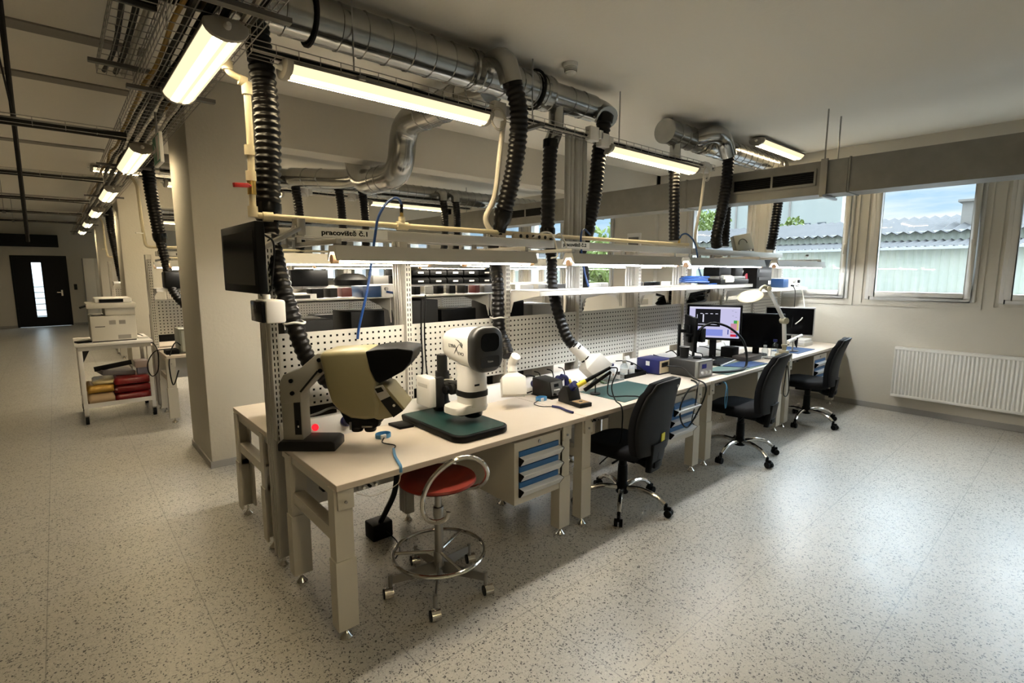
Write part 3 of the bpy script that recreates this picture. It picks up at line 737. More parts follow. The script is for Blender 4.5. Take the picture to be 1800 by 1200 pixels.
for k in range(6): b.obox((5.742, 2.395, 2.582+k*.019), (.014, .80, .003), (0, .6, 0))
b.build('grille_blades', DGREY, G)
for x, nm in ((5.73, 'hanger_rod'), (6.09, 'hanger_rod')):
    W(R1).cyl((x, 1.90, 2.43), (x, 1.90, 3.25), .007, n=8).build(nm, STEEL, R1)
W(R1).box(5.70, 6.12, 1.885, 1.915, 2.425, 2.447).box(5.722, 5.738, 1.87, 1.93, 2.447, 2.79).build('hanger_bracket', STEEL, R1)
R2 = thing('rectangular_duct', 'flat sheet duct continuing beyond the beam, above the middle island', 'duct', (5.9, 8, 2.45))
yy = 4.93
for y1 in (5.6, 7.2, 8.6, 10.4):
    W(R2).box(5.75, 6.07, yy, y1, 2.455, 2.775).box(5.742, 6.078, y1-.02, y1-.006, 2.447, 2.783).build('duct_section', GALVD, R2); yy = y1+.002
b = W(R2); b.box(5.735, 5.75, 5.75, 6.70, 2.545, 2.57); b.box(5.735, 5.75, 5.75, 6.70, 2.685, 2.71); b.box(5.735, 5.75, 5.75, 5.77, 2.57, 2.685); b.box(5.735, 5.75, 6.68, 6.70, 2.57, 2.685); b.box(5.735, 5.75, 6.2, 6.22, 2.57, 2.685)
G = b.build('grille_frame', GALVD, R2); W(R2).box(5.748, 5.7495, 5.77, 6.68, 2.57, 2.685).build('grille_opening', BLACK, G)
for y in (5.3, 8.0): W(R2).cyl((5.9, y, 2.77), (5.9, y, 3.25), .007, n=8).build('hanger_rod', STEEL, R2)

# hoses
def hose(label, runs, group='black ribbed extraction hoses', pitch=.036, ties=()):
    """runs: list of (points, radius)"""
    p0 = runs[0][0][0]; t = thing('extraction_hose', label, 'hose', p0, 0, group)
    for pts, r in runs:
        sp = spline(pts, pitch/4); R = [r*(1, 1, .88, .88)[i % 4] for i in range(len(sp))]
        W(t).tube(sp, R, 14).build('hose', HOSE, t, smooth=.9)
    for i in range(len(runs)-1):
        pts, r = runs[i]; e = Vector(pts[-1]); d = (e-Vector(pts[-2])).normalized(); r2 = runs[i+1][1]
        W(t).tube([e-d*.05, e-d*.02, e+d*.03, e+d*.06, e+d*.11], [r*1.05, r*1.07, r*1.02, r2*1.1, r2*1.05], 14).build('taped_joint', TAPE, t)
    for c, q, r in ties:
        b = W(t); b.tube([Vector(c)+Vector((r*math.cos(a*PI/10), r*math.sin(a*PI/10), .004*math.sin(a))) for a in range(20)], .006, 6, closed=True); b.tube([Vector(c)+Vector((-r*.6, r*.6, 0)), q], .005, 6); b.build('hose_tie', mat('clear_tie', (.6, .6, .58), .25), t)
    a = Vector(runs[0][0][0]); d = (Vector(runs[0][0][1])-a).normalized(); r = runs[0][1]
    W(t).tube([a-d*.01, a+d*.05], [r*1.06, r*1.06], 16).build('collar', TAPE, t)
    return t
hose('thick black hose hanging beside the cream pipe down to the cream microscope', [([(.90, 3.06, 3.06), (.93, 3.05, 2.5), (.905, 3.05, 2.02)], .066), ([(.905, 3.04, 1.99), (.90, 2.99, 1.84), (.90, 2.86, 1.62), (.94, 2.82, 1.40), (1.0, 2.82, 1.22), (1.12, 2.84, 1.08), (1.26, 2.86, 1.0)], .047)], ties=[((.935, 2.822, 1.43), (.86, 2.91, 1.44), .054)])
hose('black hose hanging from the first elbow of the near duct, down behind the white microscope', [([(2.44, 2.78, 2.99), (2.50, 2.77, 2.78), (2.54, 2.86, 2.45), (2.52, 2.97, 2.10)], .066), ([(2.52, 3.00, 2.06), (2.47, 3.02, 1.85), (2.40, 2.885, 1.62), (2.39, 2.86, 1.3), (2.39, 2.80, 1.19), (2.372, 2.735, 1.105)], .046)], ties=[((2.385, 2.872, 1.37), (2.52, 2.91, 1.36), .053)])
hose('black hose falling from the short drop pipe to the white fume nozzle', [([(3.10, 3.05, 2.74), (3.08, 3.05, 2.4), (3.06, 3.04, 2.0)], .060), ([(3.06, 3.02, 1.97), (3.00, 2.93, 1.78), (2.94, 2.86, 1.60), (2.93, 2.80, 1.42), (2.96, 2.72, 1.2), (3.02, 2.66, 1.10), (3.08, 2.62, 1.02)], .045)])
hose('black hose from the end elbow of the near duct, right of the grey conduits', [([(3.66, 2.95, 3.02), (3.64, 2.99, 2.75), (3.62, 3.02, 2.35), (3.57, 3.06, 2.05)], .066), ([(3.57, 3.08, 2.02), (3.60, 3.14, 1.85), (3.72, 3.20, 1.66), (3.70, 3.2, 1.52), (3.64, 3.2, 1.34)], .048)])
hose('black hose under the second ceiling lamp, ending at the brass fitting', [([(4.88, 3.02, 2.76), (4.87, 3.0, 2.45), (4.885, 2.99, 2.02)], .056)])
hose('long black hose hanging in front of the flat duct and its grille', [([(5.66, 2.84, 2.99), (5.65, 2.84, 2.7), (5.62, 2.86, 2.4), (5.60, 2.9, 2.1), (5.66, 2.92, 1.98)], .062)])
hose('black hose behind the long one, seen below the flat duct', [([(6.2, 3.10, 2.95), (6.2, 3.1, 2.4), (6.16, 3.08, 2.0)], .055)])
hose('black hose nearest the window wall, hanging below the flat duct', [([(7.16, 2.86, 3.0), (7.10, 2.86, 2.6), (7.02, 2.86, 2.2), (7.0, 2.88, 1.98)], .058)])
hn = ['behind the thick near hose', 'left of the pair behind the beam', 'right of the pair behind the beam', 'below the second elbow past the grey elbow duct', 'at the window end']
for i, x in enumerate((2.55, 3.16, 3.52, 4.95, 5.2)):
    hose('black hose of the middle island, '+hn[i], [([(x, 7.36, 2.9), (x+.03, 7.36, 2.6), (x+.08, 7.45, 2.2), (x+.06, 7.5, 1.96)], .062)], 'hoses of the middle island')
hose('black hose at the aisle end of the middle island, left of the column', [([(.90, 7.35, 3.0), (.92, 7.36, 2.6), (.97, 7.40, 2.1)], .07), ([(.97, 7.40, 2.06), (1.0, 7.35, 1.8), (1.02, 7.2, 1.5), (1.12, 7.1, 1.3), (1.35, 7.05, 1.05)], .05)], 'hoses of the middle island')
hose('black hose at the aisle end of the far island', [([(.90, 13.1, 3.0), (.92, 13.1, 2.5), (.97, 13.2, 2.05), (1.0, 13.1, 1.6)], .07)], 'hoses of the middle island')

# fume nozzles: white boxes at the hose ends
def nozzle(label, c, d, w, h, dep, roll=0., elbow=None):
    t = thing('fume_nozzle', label, 'fume nozzle', c, 0)
    d = Vector(d).normalized(); u = Vector((0, 0, 1)); r = d.cross(u).normalized(); u = r.cross(d)
    m = Matrix((r, u, d)).transposed() @ Matrix.Rotation(roll, 3, 'Z')
    def P(x, y, z): return m @ Vector((x, y, z))
    b = MB(); R = []
    for z, k in ((-.10, .36), (-.04, .36), (0, 1), (dep, 1)):
        R.append([P(sx*w/2*k, sy*h/2*k, z) for sx, sy in ((-1, -1), (1, -1), (1, 1), (-1, 1))])
    inn = [[P(sx*(w/2-.004), sy*(h/2-.004), z) for sx, sy in ((-1, -1), (1, -1), (1, 1), (-1, 1))] for z in (dep, .02)]
    b.loft(R+inn); b.build('hood', WHITE, t, bevel=.002)
    return t, P
nz, P = nozzle('white square fume nozzle on a black hose, above the soldering iron stand', (3.10, 2.60, 1.0), (.50, -.40, -.62), .19, .17, .13, .25)
MB().tube([P(0, 0, -.19), P(0, 0, -.05)], [.046, .052], 20).build('spigot', WHITE, nz)
nz, P = nozzle('flat white fume hood tilted over the bench, right of the white microscope', (2.33, 2.64, .965), (-.22, -.34, -.90), .165, .10, .125, .0)
MB().tube(roundpath([P(0, 0, -.04), P(0, .0, -.10), P(-.02, .07, -.14)], .05), .034, 16).build('elbow', WHITE, nz)
MB().tube([P(-.06, -.04, -.005), P(-.04, -.03, -.05), P(.04, -.03, -.05), P(.06, -.04, -.005)], .004, 6).build('clip', WHITE, nz)

# wire trays
def wire_tray(label, p, q, w, h, step=.10, group='wire cable trays', cables=(), hang=(), along=5, rw=.0028):
    p, q = Vector(p), Vector(q); t = thing('wire_cable_tray', label, 'cable tray', (p+q)/2, 0, group)
    d = (q-p).normalized(); s = d.cross(Vector((0, 0, 1))).normalized(); b = W(t); L = (q-p).length
    offs = [(-w/2+w*i/(along-1), 0) for i in range(along)]+[(-w/2, h*.5), (-w/2, h), (w/2, h*.5), (w/2, h)]
    for o, z in offs: b.tube([p+s*o+Vector((0, 0, z)), q+s*o+Vector((0, 0, z))], rw, 5)
    k = int(L/step)
    for i in range(k+1):
        c = p+d*(L*i/k)
        b.tube([c+s*(-w/2)+Vector((0, 0, h)), c+s*(-w/2), c+s*(w/2), c+s*(w/2)+Vector((0, 0, h))], rw*.9, 4)
    b.build('wire_mesh', WIRE, t, smooth=.9)
    for o, z, r, mm in cables:
        n = max(4, int(L/.35)); rng = random.Random(int(o*1000+L*10))
        W(t).tube(spline([p+d*(L*i/n)+s*(o+rng.uniform(-.012, .012))+Vector((0, 0, z+r+rng.uniform(0, .012))) for i in range(n+1)], .08), r, 7).build('cable', mm, t)
    for hx in hang:
        c = p+d*hx
        W(t).cyl(c+Vector((0, 0, .0)), Vector((c.x, c.y, HC)), .005, n=6).build('hanger_rod', STEEL, t)
        b = W(t); b.bar(c-s*(w/2+.06)+Vector((0, 0, -.014)), c+s*(w/2+.06)+Vector((0, 0, -.014)), .04, .022); b.build('cross_bar', MGREY, t)
    return t
yw = mat('yellow_cable', (.30, .17, .02), .5)
wire_tray('wide wire tray along the aisle, carrying the row of lamps and thick cables', (.64, YB+.1, 2.79), (.64, 20.6, 2.79), .34, .07, .10, cables=[(-.10, 0, .016, CABLE), (-.05, .0, .014, CABLE), (.02, 0, .018, CABLE), (.08, 0, .013, WCABLE), (-.13, .02, .011, yw), (.12, .01, .012, CABLE), (.05, .03, .011, yw), (-.02, .03, .014, CABLE)], hang=(2.0, 4.0, 5.95, 7.38, 10.3, 13.2, 16.2, 19.2, 22.2), along=6)
wire_tray('second wire tray higher up at the top left, holding a bundle of pale cables', (.43, 2.3, 3.02), (.43, 4.6, 3.02), .20, .06, .10, cables=[(-.05, 0, .013, CABLE), (0, 0, .016, CABLE), (.05, 0, .020, WCABLE)], hang=(.4, 2.0))
wire_tray('narrow wire tray over the near benches, above the two ceiling lamps', (.83, 2.93, 2.78), (5.45, 2.93, 2.78), .10, .055, .11, cables=[(-.02, 0, .010, CABLE), (.01, 0, .008, WCABLE), (.025, .01, .009, CABLE)], hang=(.55, 1.95, 3.0), along=3)
wire_tray('narrow wire tray over the middle island lamps', (.83, 7.50, 2.78), (5.6, 7.50, 2.78), .10, .055, .12, cables=[(0, 0, .012, CABLE)], hang=(1.2, 3.0), along=3)
wire_tray('narrow wire tray over the far island', (.83, 13.28, 2.78), (5.4, 13.28, 2.78), .10, .055, .15, cables=[(0, 0, .012, CABLE)], hang=(2.0,), along=3)
for i, (y, z) in enumerate(((3.0, 2.90), (4.62, 2.62), (6.95, 2.62), (9.6, 2.66), (12.3, 2.70), (15.0, 2.74))):
    wire_tray(['dark crosswise tray at the top left corner', 'dark crosswise tray, second from the top at the left', 'dark crosswise tray just above the height of the exit sign at the left', 'dark crosswise tray, fourth going down the hall', 'dark crosswise tray, fifth going down the hall', 'dark crosswise tray nearest the black door'][i], (XL+.05, y, z), (.46, y, z), .09, .05, .16, 'crosswise trays over the aisle', cables=[(0, -.02, .022, DARKW), (.03, -.01, .016, DARKW)], hang=(4.6, 6.4) if i else (), along=3)

# ceiling luminaires
def luminaire(loc, along_y, label, L=1.26, group='lit linear ceiling lamps', w=.17, h=.075, cap=None):
    t = thing('ceiling_lamp', label, 'ceiling lamp', loc, PI/2 if along_y else 0, group)
    arc = [(w/2*math.cos(a), -h*.72*math.sin(a)) for a in [PI*i/14 for i in range(15)]]
    MB().prism(arc, 'x', -L/2+.03, L/2-.03).build('diffuser', LUM, t, smooth=.8)
    top = [(-w/2-.003, -.004), (w/2+.003, -.004), (w/2+.003, .012), (w/4, h*.4), (-w/4, h*.4), (-w/2-.003, .012)]
    MB().prism(top, 'x', -L/2+.02, L/2-.02).build('housing', MGREY, t)
    ce = [((w/2+.006)*math.cos(a), -(h*.72+.006)*math.sin(a)) for a in [PI*i/12 for i in range(13)]]+[(-w/2-.006, .014), (-w/4, h*.42), (w/4, h*.42), (w/2+.006, .014)]
    for s in (-1, 1):
        c = MB().prism(ce, 'x', s*L/2-(.035 if s > 0 else 0), s*L/2+(.035 if s < 0 else 0)).build('end_cap', mat('lamp_end_cap', (.34, .32, .28), .5), t, bevel=.006)
        MB().tube([(s*L/2, 0, -.005), (s*(L/2+.03), 0, -.005)], [.016, .010], 12).build('cable_gland', WHITE, c)
    return t
luminaire((.655, 3.20, 2.755), True, 'large lit ceiling lamp under the wide tray, nearest the top of the photo', 1.18)
for i, y in enumerate((6.15, 9.1, 12.05, 15.0, 17.95)):
    luminaire((.655, y, 2.755), True, 'lit lamp under the wide aisle tray, '+['beside the exit sign', 'third going down the hall', 'fourth going down the hall', 'fifth going down the hall', 'farthest, before the black door'][i])
luminaire((1.66, 2.93, 2.755), False, 'long lit ceiling lamp over the two microscopes', 1.36)
luminaire((4.36, 2.93, 2.755), False, 'lit ceiling lamp over the bench with the green mat and screen', 1.46)
luminaire((6.85, 2.80, 3.205), False, 'lit lamp fixed at the ceiling near the windows', 1.25)
for i, (x, y) in enumerate(((1.75, 7.5), (4.36, 7.5), (1.75, 13.28), (4.36, 13.28), (3.0, 9.4), (1.2, 9.9))):
    luminaire((x, y, 2.755 if i < 4 else 3.2), False, 'lit lamp '+['of the middle island, nearer the aisle', 'of the middle island, nearer the windows', 'of the far island, nearer the aisle', 'of the far island, nearer the windows', 'fixed at the ceiling behind the middle island', 'fixed at the ceiling behind the column'][i], 1.36)
for y in (.25, -2.7): luminaire((.655, y, 2.755), True, 'unseen lit lamp added under the wide tray, behind the camera' if y < -1 else 'unseen lit lamp added under the wide tray, directly above the camera')  # unseen lamps continuing the tray row, added to light the near side

# exit sign
ex = thing('exit_sign', 'green and white emergency exit sign hanging below the wide tray', 'exit sign', (.62, 4.45, 2.42))
W(ex).obox((.62, 4.45, 2.54), (.022, .28, .20)).build('box', WHITE, ex, bevel=.003)
W(ex).obox((.6075, 4.45, 2.54), (.002, .26, .18)).build('panel', mat('exit_green', (.0, .26, .15), .4), ex)
b = W(ex); X = .606
def q2(pts): b.prism([(4.45-y, 2.54+z) for y, z in pts], 'x', X-.001, X)
q2([(.02, -.08), (.13, -.08), (.13, .08), (.02, .08)])
q2([(-.13, -.01), (-.06, -.01), (-.06, -.04), (0, .0), (-.06, .04), (-.06, .01), (-.13, .01)])
b.build('symbol', WHITE, ex)
W(ex).cyl((.62, 4.45, 2.65), (.62, 4.45, 2.79), .008, n=8).build('hanger', STEEL, ex)

# cream compressed-air pipe with valve and tees
cp = thing('air_pipe', 'cream plastic air pipe dropping from the tray and running over the bench rail', 'pipe', (.81, 3.0, 1.95))
PR = .017
MBp = W(cp); MBp.tube(roundpath([(.74, 3.0, 2.78), (.74, 3.0, 2.69), (.825, 3.0, 2.665), (.825, 3.0, 2.40), (.815, 3.0, 1.995), (1.0, 2.985, 1.99), (3.02, 2.985, 1.985)], .03, 5), PR, 12); MBp.build('pipe', CREAM, cp)
for p, q in (((.74, 3.0, 2.74), (.74, 3.0, 2.70)), ((.79, 3.0, 2.668), (.825, 3.0, 2.66)), ((.825, 3.0, 2.66), (.825, 3.0, 2.60)), ((.818, 3.0, 2.35), (.818, 3.0, 2.30)), ((.817, 3.0, 2.22), (.817, 3.0, 2.17)), ((.815, 3.0, 2.04), (.815, 3.0, 1.985)), ((.86, 2.99, 1.99), (.91, 2.985, 1.99))):
    W(cp).cyl(p, q, PR*1.5, n=14).build('fitting', CREAM, cp)
v = W(cp).cyl((.817, 3.0, 2.10), (.817, 3.0, 2.18), .022, n=12).build('valve', BRASS, cp)
b = W(cp); b.cyl((.817, 3.0, 2.14), (.79, 2.96, 2.14), .008, n=8); b.bar((.79, 2.96, 2.14), (.715, 2.935, 2.132), .018, .022); b.build('valve_handle', REDH, v, bevel=.002)
for x in (1.69,):
    W(cp).cyl((x-.04, 2.985, 1.988), (x+.04, 2.985, 1.988), PR*1.55, n=14).build('tee', CREAM, cp)
    W(cp).cyl((x, 2.985, 2.0), (x, 2.985, 2.045), PR*1.3, n=12).build('tee_outlet', CREAM, cp)
    W(cp).cyl((x, 2.985, 2.045), (x, 2.985, 2.085), .012, n=6).build('brass_coupling', BRASS, cp)
b = W(cp); b.tube([(3.02, 2.985, 1.985), (5.0, 2.985, 1.985), (5.1, 2.95, 1.985)], PR, 12); b.build('pipe', CREAM, cp)
for i, y in enumerate((7.45, 13.25)):
    cq = thing('air_pipe', 'cream air pipe at the aisle end of the '+('middle' if i == 0 else 'far')+' island', 'pipe', (.8, y, 1.95))
    b = W(cq); b.tube(roundpath([(.74, y, 2.78), (.80, y, 2.70), (.815, y, 2.2), (.83, y, 1.985), (1.0, y, 1.985), (3.0, y, 1.985)], .05, 4), PR, 10); b.build('pipe', CREAM, cq)
    b = W(cq); b.bar((.815, y-.02, 2.14), (.74, y-.05, 2.14), .02, .01); b.build('valve_handle', CREAM if i else WHITE, cq)

# grey conduits between tray and rail, cable sleeves, junction boxes
gc = thing('conduit_bundle', 'bundle of grey vertical conduits between the tray and the rail, left of a black hose', 'conduits', (3.42, 3.03, 1.92))
for i, x in enumerate((3.30, 3.36, 3.415, 3.465, 3.51)):
    W(gc).tube(roundpath([(x, 3.05+.012*(i % 2), 1.93), (x, 3.05+.012*(i % 2), 2.86), (x+.02, 3.2, 2.9)], .04), .024, 12).build('conduit', mat('grey_conduit', (.42, .41, .37), .5), gc)
ws = spline([(2.50, 2.93, 2.79), (2.49, 2.96, 2.55), (2.47, 3.0, 2.25), (2.40, 3.02, 2.08), (2.47, 3.0, 1.97), (2.55, 2.98, 1.955)], .02)
single(MB().tube(ws, .020, 10), 'cable_sleeve', WCABLE, 'pale braided cable sleeve hanging left of the second big hose', 'cable')
ws = spline([(5.33, 2.93, 2.72), (5.33, 2.96, 2.4), (5.32, 3.0, 2.1), (5.38, 3.0, 1.97), (5.5, 2.98, 1.955)], .02)
single(MB().tube(ws, .015, 8), 'cable_sleeve', WCABLE, 'pale cable hanging from the last junction box near the windows', 'cable')
def jbox(loc, label, loops=2):
    t = thing('junction_box', label, 'junction box', loc, 0, 'junction boxes on the trays')
    MB().obox((0, 0, .05), (.11, .06, .11)).build('box', WHITE, t, bevel=.005)
    MB().obox((.085, -.005, .055), (.05, .05, .07)).build('plug', WHITE, t, bevel=.006)
    for k in range(loops):
        r = .055+.012*k
        MB().tube([(-.03+r*math.cos(a*PI/9), -.04-.004*k, -.02+r*1.15*math.sin(a*PI/9)) for a in range(18)], .004, 6, closed=True).build('cable_loop', WCABLE, t)
    return t
jbox((2.42, 2.90, 2.76), 'white junction box with cable loops at the end of the first long lamp')
jbox((3.42, 2.89, 2.77), 'white junction box above the grey conduits', 0)
jbox((3.56, 2.89, 2.74), 'white switch box at the start of the second long lamp', 0)
jbox((5.27, 2.90, 2.74), 'white junction box with cable loops in front of the flat duct')
jbox((2.70, 7.45, 2.74), 'white junction box of the middle island, left', 1)
jbox((3.40, 7.45, 2.74), 'white junction box of the middle island, right', 1)
sd = thing('smoke_detector', 'round white smoke detector on the ceiling above the duct', 'smoke detector', (3.05, 2.80, 3.17))
MB().lathe([(.0, .0), (.03, 0), (.042, .012), (.05, .05), (.055, .055), (.055, .08)], (0, 0, 0), 24).build('body', WHITE, sd)
for k in range(4): MB().lathe([(.041+.002*k, .016+.009*k), (.047+.001*k, .019+.009*k)], (0, 0, 0), 24).build('vent_ring', DGREY, sd)
# slanting pull rods at the far left
pr = thing('hanging_rod', 'dark rod hanging from the ceiling at the far left, in front of the trays', 'rod', (-.30, 6.0, 1.95))
W(pr).cyl((-.10, 4.35, 3.25), (-.16, 6.6, 1.98), .016, n=8).build('rod', DARKW, pr)
W(pr).cyl((-.16, 4.35, 3.25), (-.12, 5.2, 2.75), .006, n=6).build('brace', DARKW, pr)

# ================================================================== CHAIRS, STOOL, TROLLEY, RADIATOR, LOCKER
def rrect(w, h, r, n=5):
    out = []
    for cx, cy, a0 in ((w/2-r, h/2-r, 0), (-w/2+r, h/2-r, PI/2), (-w/2+r, -h/2+r, PI), (w/2-r, -h/2+r, 1.5*PI)):
        for k in range(n+1):
            a = a0+PI/2*k/n; out.append((cx+r*math.cos(a), cy+r*math.sin(a)))
    return out
def office_chair(label, sticker):
    """local frame: sitter faces +y"""
    t = thing('office_chair', label, 'office chair', (0, 0, 0), 0, 'black office chairs')
    # five-star base
    b = MB(); b.lathe([(.0, .10), (.045, .10), (.05, .12), (.042, .17), (.032, .19), (0, .19)], n=18)
    hub = b.build('star_base', BLACK, t)
    for k in range(5):
        a = 2*PI*k/5; c, s = math.cos(a), math.sin(a)
        pts = spline([(.03*c, .03*s, .135), (.14*c, .14*s, .150), (.25*c, .25*s, .128), (.315*c, .315*s, .085)], .03)
        MB().tube(pts, [.021-.006*i/len(pts) for i in range(len(pts))], 10).build('chrome_leg', CHROME, hub)
        q = MB(); x, y = .325*c, .325*s
        for o in (-.017, .017):
            q.cyl((x-s*(o-.011)+.02*c, y+c*(o-.011)+.02*s, .027), (x-s*(o+.011)+.02*c, y+c*(o+.011)+.02*s, .027), .027, n=18)
        q.cyl((x, y, .04), (x, y, .09), .012, n=10); q.obox((x+.012*c, y+.012*s, .055), (.05, .016, .03), (0, 0, a))
        q.build('caster', BLACK, hub)
    b = MB(); b.cyl((0, 0, .18), (0, 0, .40), .030, n=18); b.cyl((0, 0, .19), (0, 0, .31), .038, .034, n=18); b.build('gas_lift', BLACK, t)
    b = MB(); b.obox((0, -.02, .405), (.20, .26, .05)); b.obox((.0, -.20, .385), (.10, .16, .04)); b.cyl((.10, .05, .40), (.24, .06, .39), .008, n=8); b.cyl((-.10, -.05, .40), (-.22, -.05, .39), .008, n=8); b.build('tilt_mechanism', BLACK, t, bevel=.008)
    rings = []
    for z, w, d, r in ((.425, .42, .40, .10), (.432, .47, .455, .12), (.465, .49, .48, .13), (.492, .475, .465, .13), (.505, .40, .40, .12)):
        rings.append([(x, y+.02, z+(.012*(y/.24)**2 if z > .48 else 0)-(.02*max(0, y-.12)/.12 if z > .44 else 0)) for x, y in rrect(w, d, r, 6)])
    MB().loft(rings).build('seat', FABRIC, t, smooth=1.2)
    # backrest: padded front and moulded rear shell, narrower and leaning back towards the top
    def back(name, m, dy0, dy1, g):
        rings = []
        for i in range(11):
            u = i/10; z = .455+.55*u; w = (.40+.10*math.sin(PI*min(1, u*1.15)))*(1 if u < .85 else 1-.9*(u-.85)**1.6*4)-g
            y0 = -.215-.10*u-.035*math.sin(PI*u)*-1; cv = .035
            front = [(w/2*k/4, y0+dy1-cv*(1-(k/4)**2)) for k in range(-4, 5)]
            rear = [(w/2*k/4*.98, y0+dy0-cv*(1-(k/4)**2)) for k in range(4, -5, -1)]
            zz = z if 0 < i < 10 else z+(.008 if i == 0 else -.008)
            rings.append([(x, y, zz-.03*(x/.2)**2*(u > .8)) for x, y in front+rear])
        return MB().loft(rings).build(name, m, t, smooth=1.0, bevel=.010, seg=2)
    back('back_cushion', FABRIC, -.004, .045, 0)
    sh = back('back_shell', mat('black_shell', (.006, .006, .006), .6, spec=.25), -.030, -.004, .012)
    b = MB(); b.cyl((.10, -.347, .93), (.10, -.352, .93), .012, n=14); b.build('rear_badge', SILVER, sh)
    if sticker:
        b = MB(); b.obox((.05, -.2805, .565), (.055, .006, .06), (.05, 0, .10)); b.build('yellow_sticker', ESD, sh)
    b = MB(); b.loft([[(x, y-.268, .54) for x, y in rrect(.19, .045, .015)], [(x, y-.25, .42) for x, y in rrect(.18, .05, .015)], [(x, y-.235, .33) for x, y in rrect(.14, .045, .015)]])
    b.build('back_bracket_cover', BLACK, t, smooth=.8)
    b = MB(); b.tube(spline([(0, -.10, .39), (0, -.17, .355), (0, -.235, .36), (0, -.262, .45), (0, -.262, .56)], .03), .020, 8); b.build('back_bar', BLACK, t)
    return t
c1 = office_chair('black office chair with a yellow sticker low on its back, before the green mat bench', True)
c2 = office_chair('black office chair in front of the lit screen, second of the three', False)
c3 = dup(c2, (6.30, 2.08, 0), math.radians(9), 'black office chair nearest the window wall', 'black office chairs')
c1.location = (2.985, 2.17, 0); c1.rotation_euler.z = math.radians(5)
c2.location = (4.66, 2.08, 0); c2.rotation_euler.z = math.radians(6)
for c, a in ((c1, 213), (c2, 177), (c3, 181)):
    for ch in c.children:
        if ch.name.startswith('star_base'): ch.rotation_euler.z = math.radians(a)-c.rotation_euler.z

# red stool with chrome hoop back and foot ring
st = thing('stool', 'red round stool with chrome hoop backrest and foot ring, in front of the near bench', 'stool', (1.425, 2.215, 0))
MB().lathe([(0, .596), (.15, .593), (.192, .600), (.205, .612), (.200, .622), (.17, .620), (.10, .614), (0, .612)], n=40).build('seat', RED, st, smooth=.9)
b = MB(); b.cyl((0, 0, .13), (0, 0, .46), .024, n=18); b.cyl((0, 0, .44), (0, 0, .59), .018, n=18); b.lathe([(.029, .13), (.031, .20), (.029, .21)], n=18); b.lathe([(.028, .41), (.029, .455), (.026, .46)], n=18); b.build('column', STEEL, st)
MB().lathe([(.0, .585), (.09, .585), (.09, .595), (0, .595)], n=20).build('seat_plate', BLACK, st)
fr = MB().tube([(.243*math.cos(a*PI/24), .243*math.sin(a*PI/24), .205) for a in range(48)], .0105, 10, closed=True).build('foot_ring', CHROME, st)
for k in range(3):
    a = math.radians(25+120*k); MB().cyl((.028*math.cos(a), .028*math.sin(a), .205), (.235*math.cos(a), .235*math.sin(a), .205), .009, n=10).build('spoke', CHROME, fr)
for a in (232, 304, 16, 88, 160):
    a = math.radians(a); c, s = math.cos(a), math.sin(a)
    b = MB(); b.loft([[(.02*c-s*o, .02*s+c*o, z) for o, z in ((-.004, .085), (.004, .085), (.004, .155), (-.004, .155))], [(.255*c-s*o, .255*s+c*o, z) for o, z in ((-.004, .075), (.004, .075), (.004, .115), (-.004, .115))]])
    b.cyl((.262*c, .262*s, .058), (.262*c, .262*s, .125), .011, n=12); g = b.build('leg', STEEL, st)
    q = MB(); x, y = .275*c, .275*s
    w = Vector((.95, -.31, 0)); p = Vector((x, y, .027))
    q.cyl(p-w*.026, p+w*.022, .0265, n=20); q.build('caster', BLACK, g)
    q = MB(); q.tube([p-w*.020, p+w*.026], [.029, .029], 20); q.build('caster_hood', CHROME, g)
hp = [(.085, .533), (.075, .503), (.03, .485), (-.02, .50), (-.043, .555), (-.035, .63), (.0, .695), (.06, .752), (.13, .784), (.20, .782), (.258, .745), (.28, .69), (.265, .635), (.215, .59), (.15, .572), (.09, .575)]
off = [.215, .22, .225, .23, .23, .225, .21, .19, .165, .14, .12, .10, .075, .05, .02, 0]
ev, nv = Vector((.75, -.66, 0)).normalized(), Vector((-.66, -.75, 0)).normalized()
MB().tube(spline([ev*s*.96+nv*o+Vector((0, 0, z)) for (s, z), o in zip(hp, off)], .015), .0125, 10).build('hoop_backrest', CHROME, st)

# trolley with printer
CT = thing('trolley', 'white two-shelf trolley on casters carrying the printer', 'trolley', (.44, 7.72, 0))
x0, x1, y0, y1 = .11, .775, 7.32, 8.10
W(CT).box(x0-.02, x1+.02, y0-.02, y1+.02, .875, .905).build('top_shelf', WHITE, CT, bevel=.006)
W(CT).box(x0, x1, y0, y1, .83, .875).build('apron', LIGHTGREY, CT)
b = W(CT); b.box(x0, x1, y0, y1, .185, .205); b.box(x0, x1, y0-.004, y0, .185, .235); b.box(x0, x1, y1, y1+.004, .185, .235); b.build('bottom_shelf', WHITE, CT)
for x in (x0+.02, x1-.02):
    for y in (y0+.02, y1-.02):
        lg = W(CT).box(x-.020, x+.020, y-.020, y+.020, .10, .83).build('leg', WHITE, CT, bevel=.003)
        q = W(CT); q.cyl((x-.016, y, .05), (x+.016, y, .05), .05, n=20); q.build('caster', RUBBER, lg)
        q = W(CT); q.box(x-.022, x-.018, y-.03, y+.03, .04, .10); q.box(x+.018, x+.022, y-.03, y+.03, .04, .10); q.box(x-.022, x+.022, y-.03, y+.03, .092, .105); q.build('caster_fork', STEEL, lg)
for y in (y0, ): W(CT).prism([(x0+.04, .83), (x0+.10, .83), (x0+.04, .70)], 'y', y+.01, y+.016).build('corner_brace', DGREY, CT)
PT = thing('printer', 'bulky off-white laser printer standing on the trolley', 'printer', (.46, 7.68, .905))
PRW = mat('printer_white', (.60, .57, .50), .45)
px0, px1, py0, py1 = .245, .665, 7.42, 7.94
W(PT).box(px0, px1, py0, py1, .915, 1.20).build('body', PRW, PT, bevel=.012)
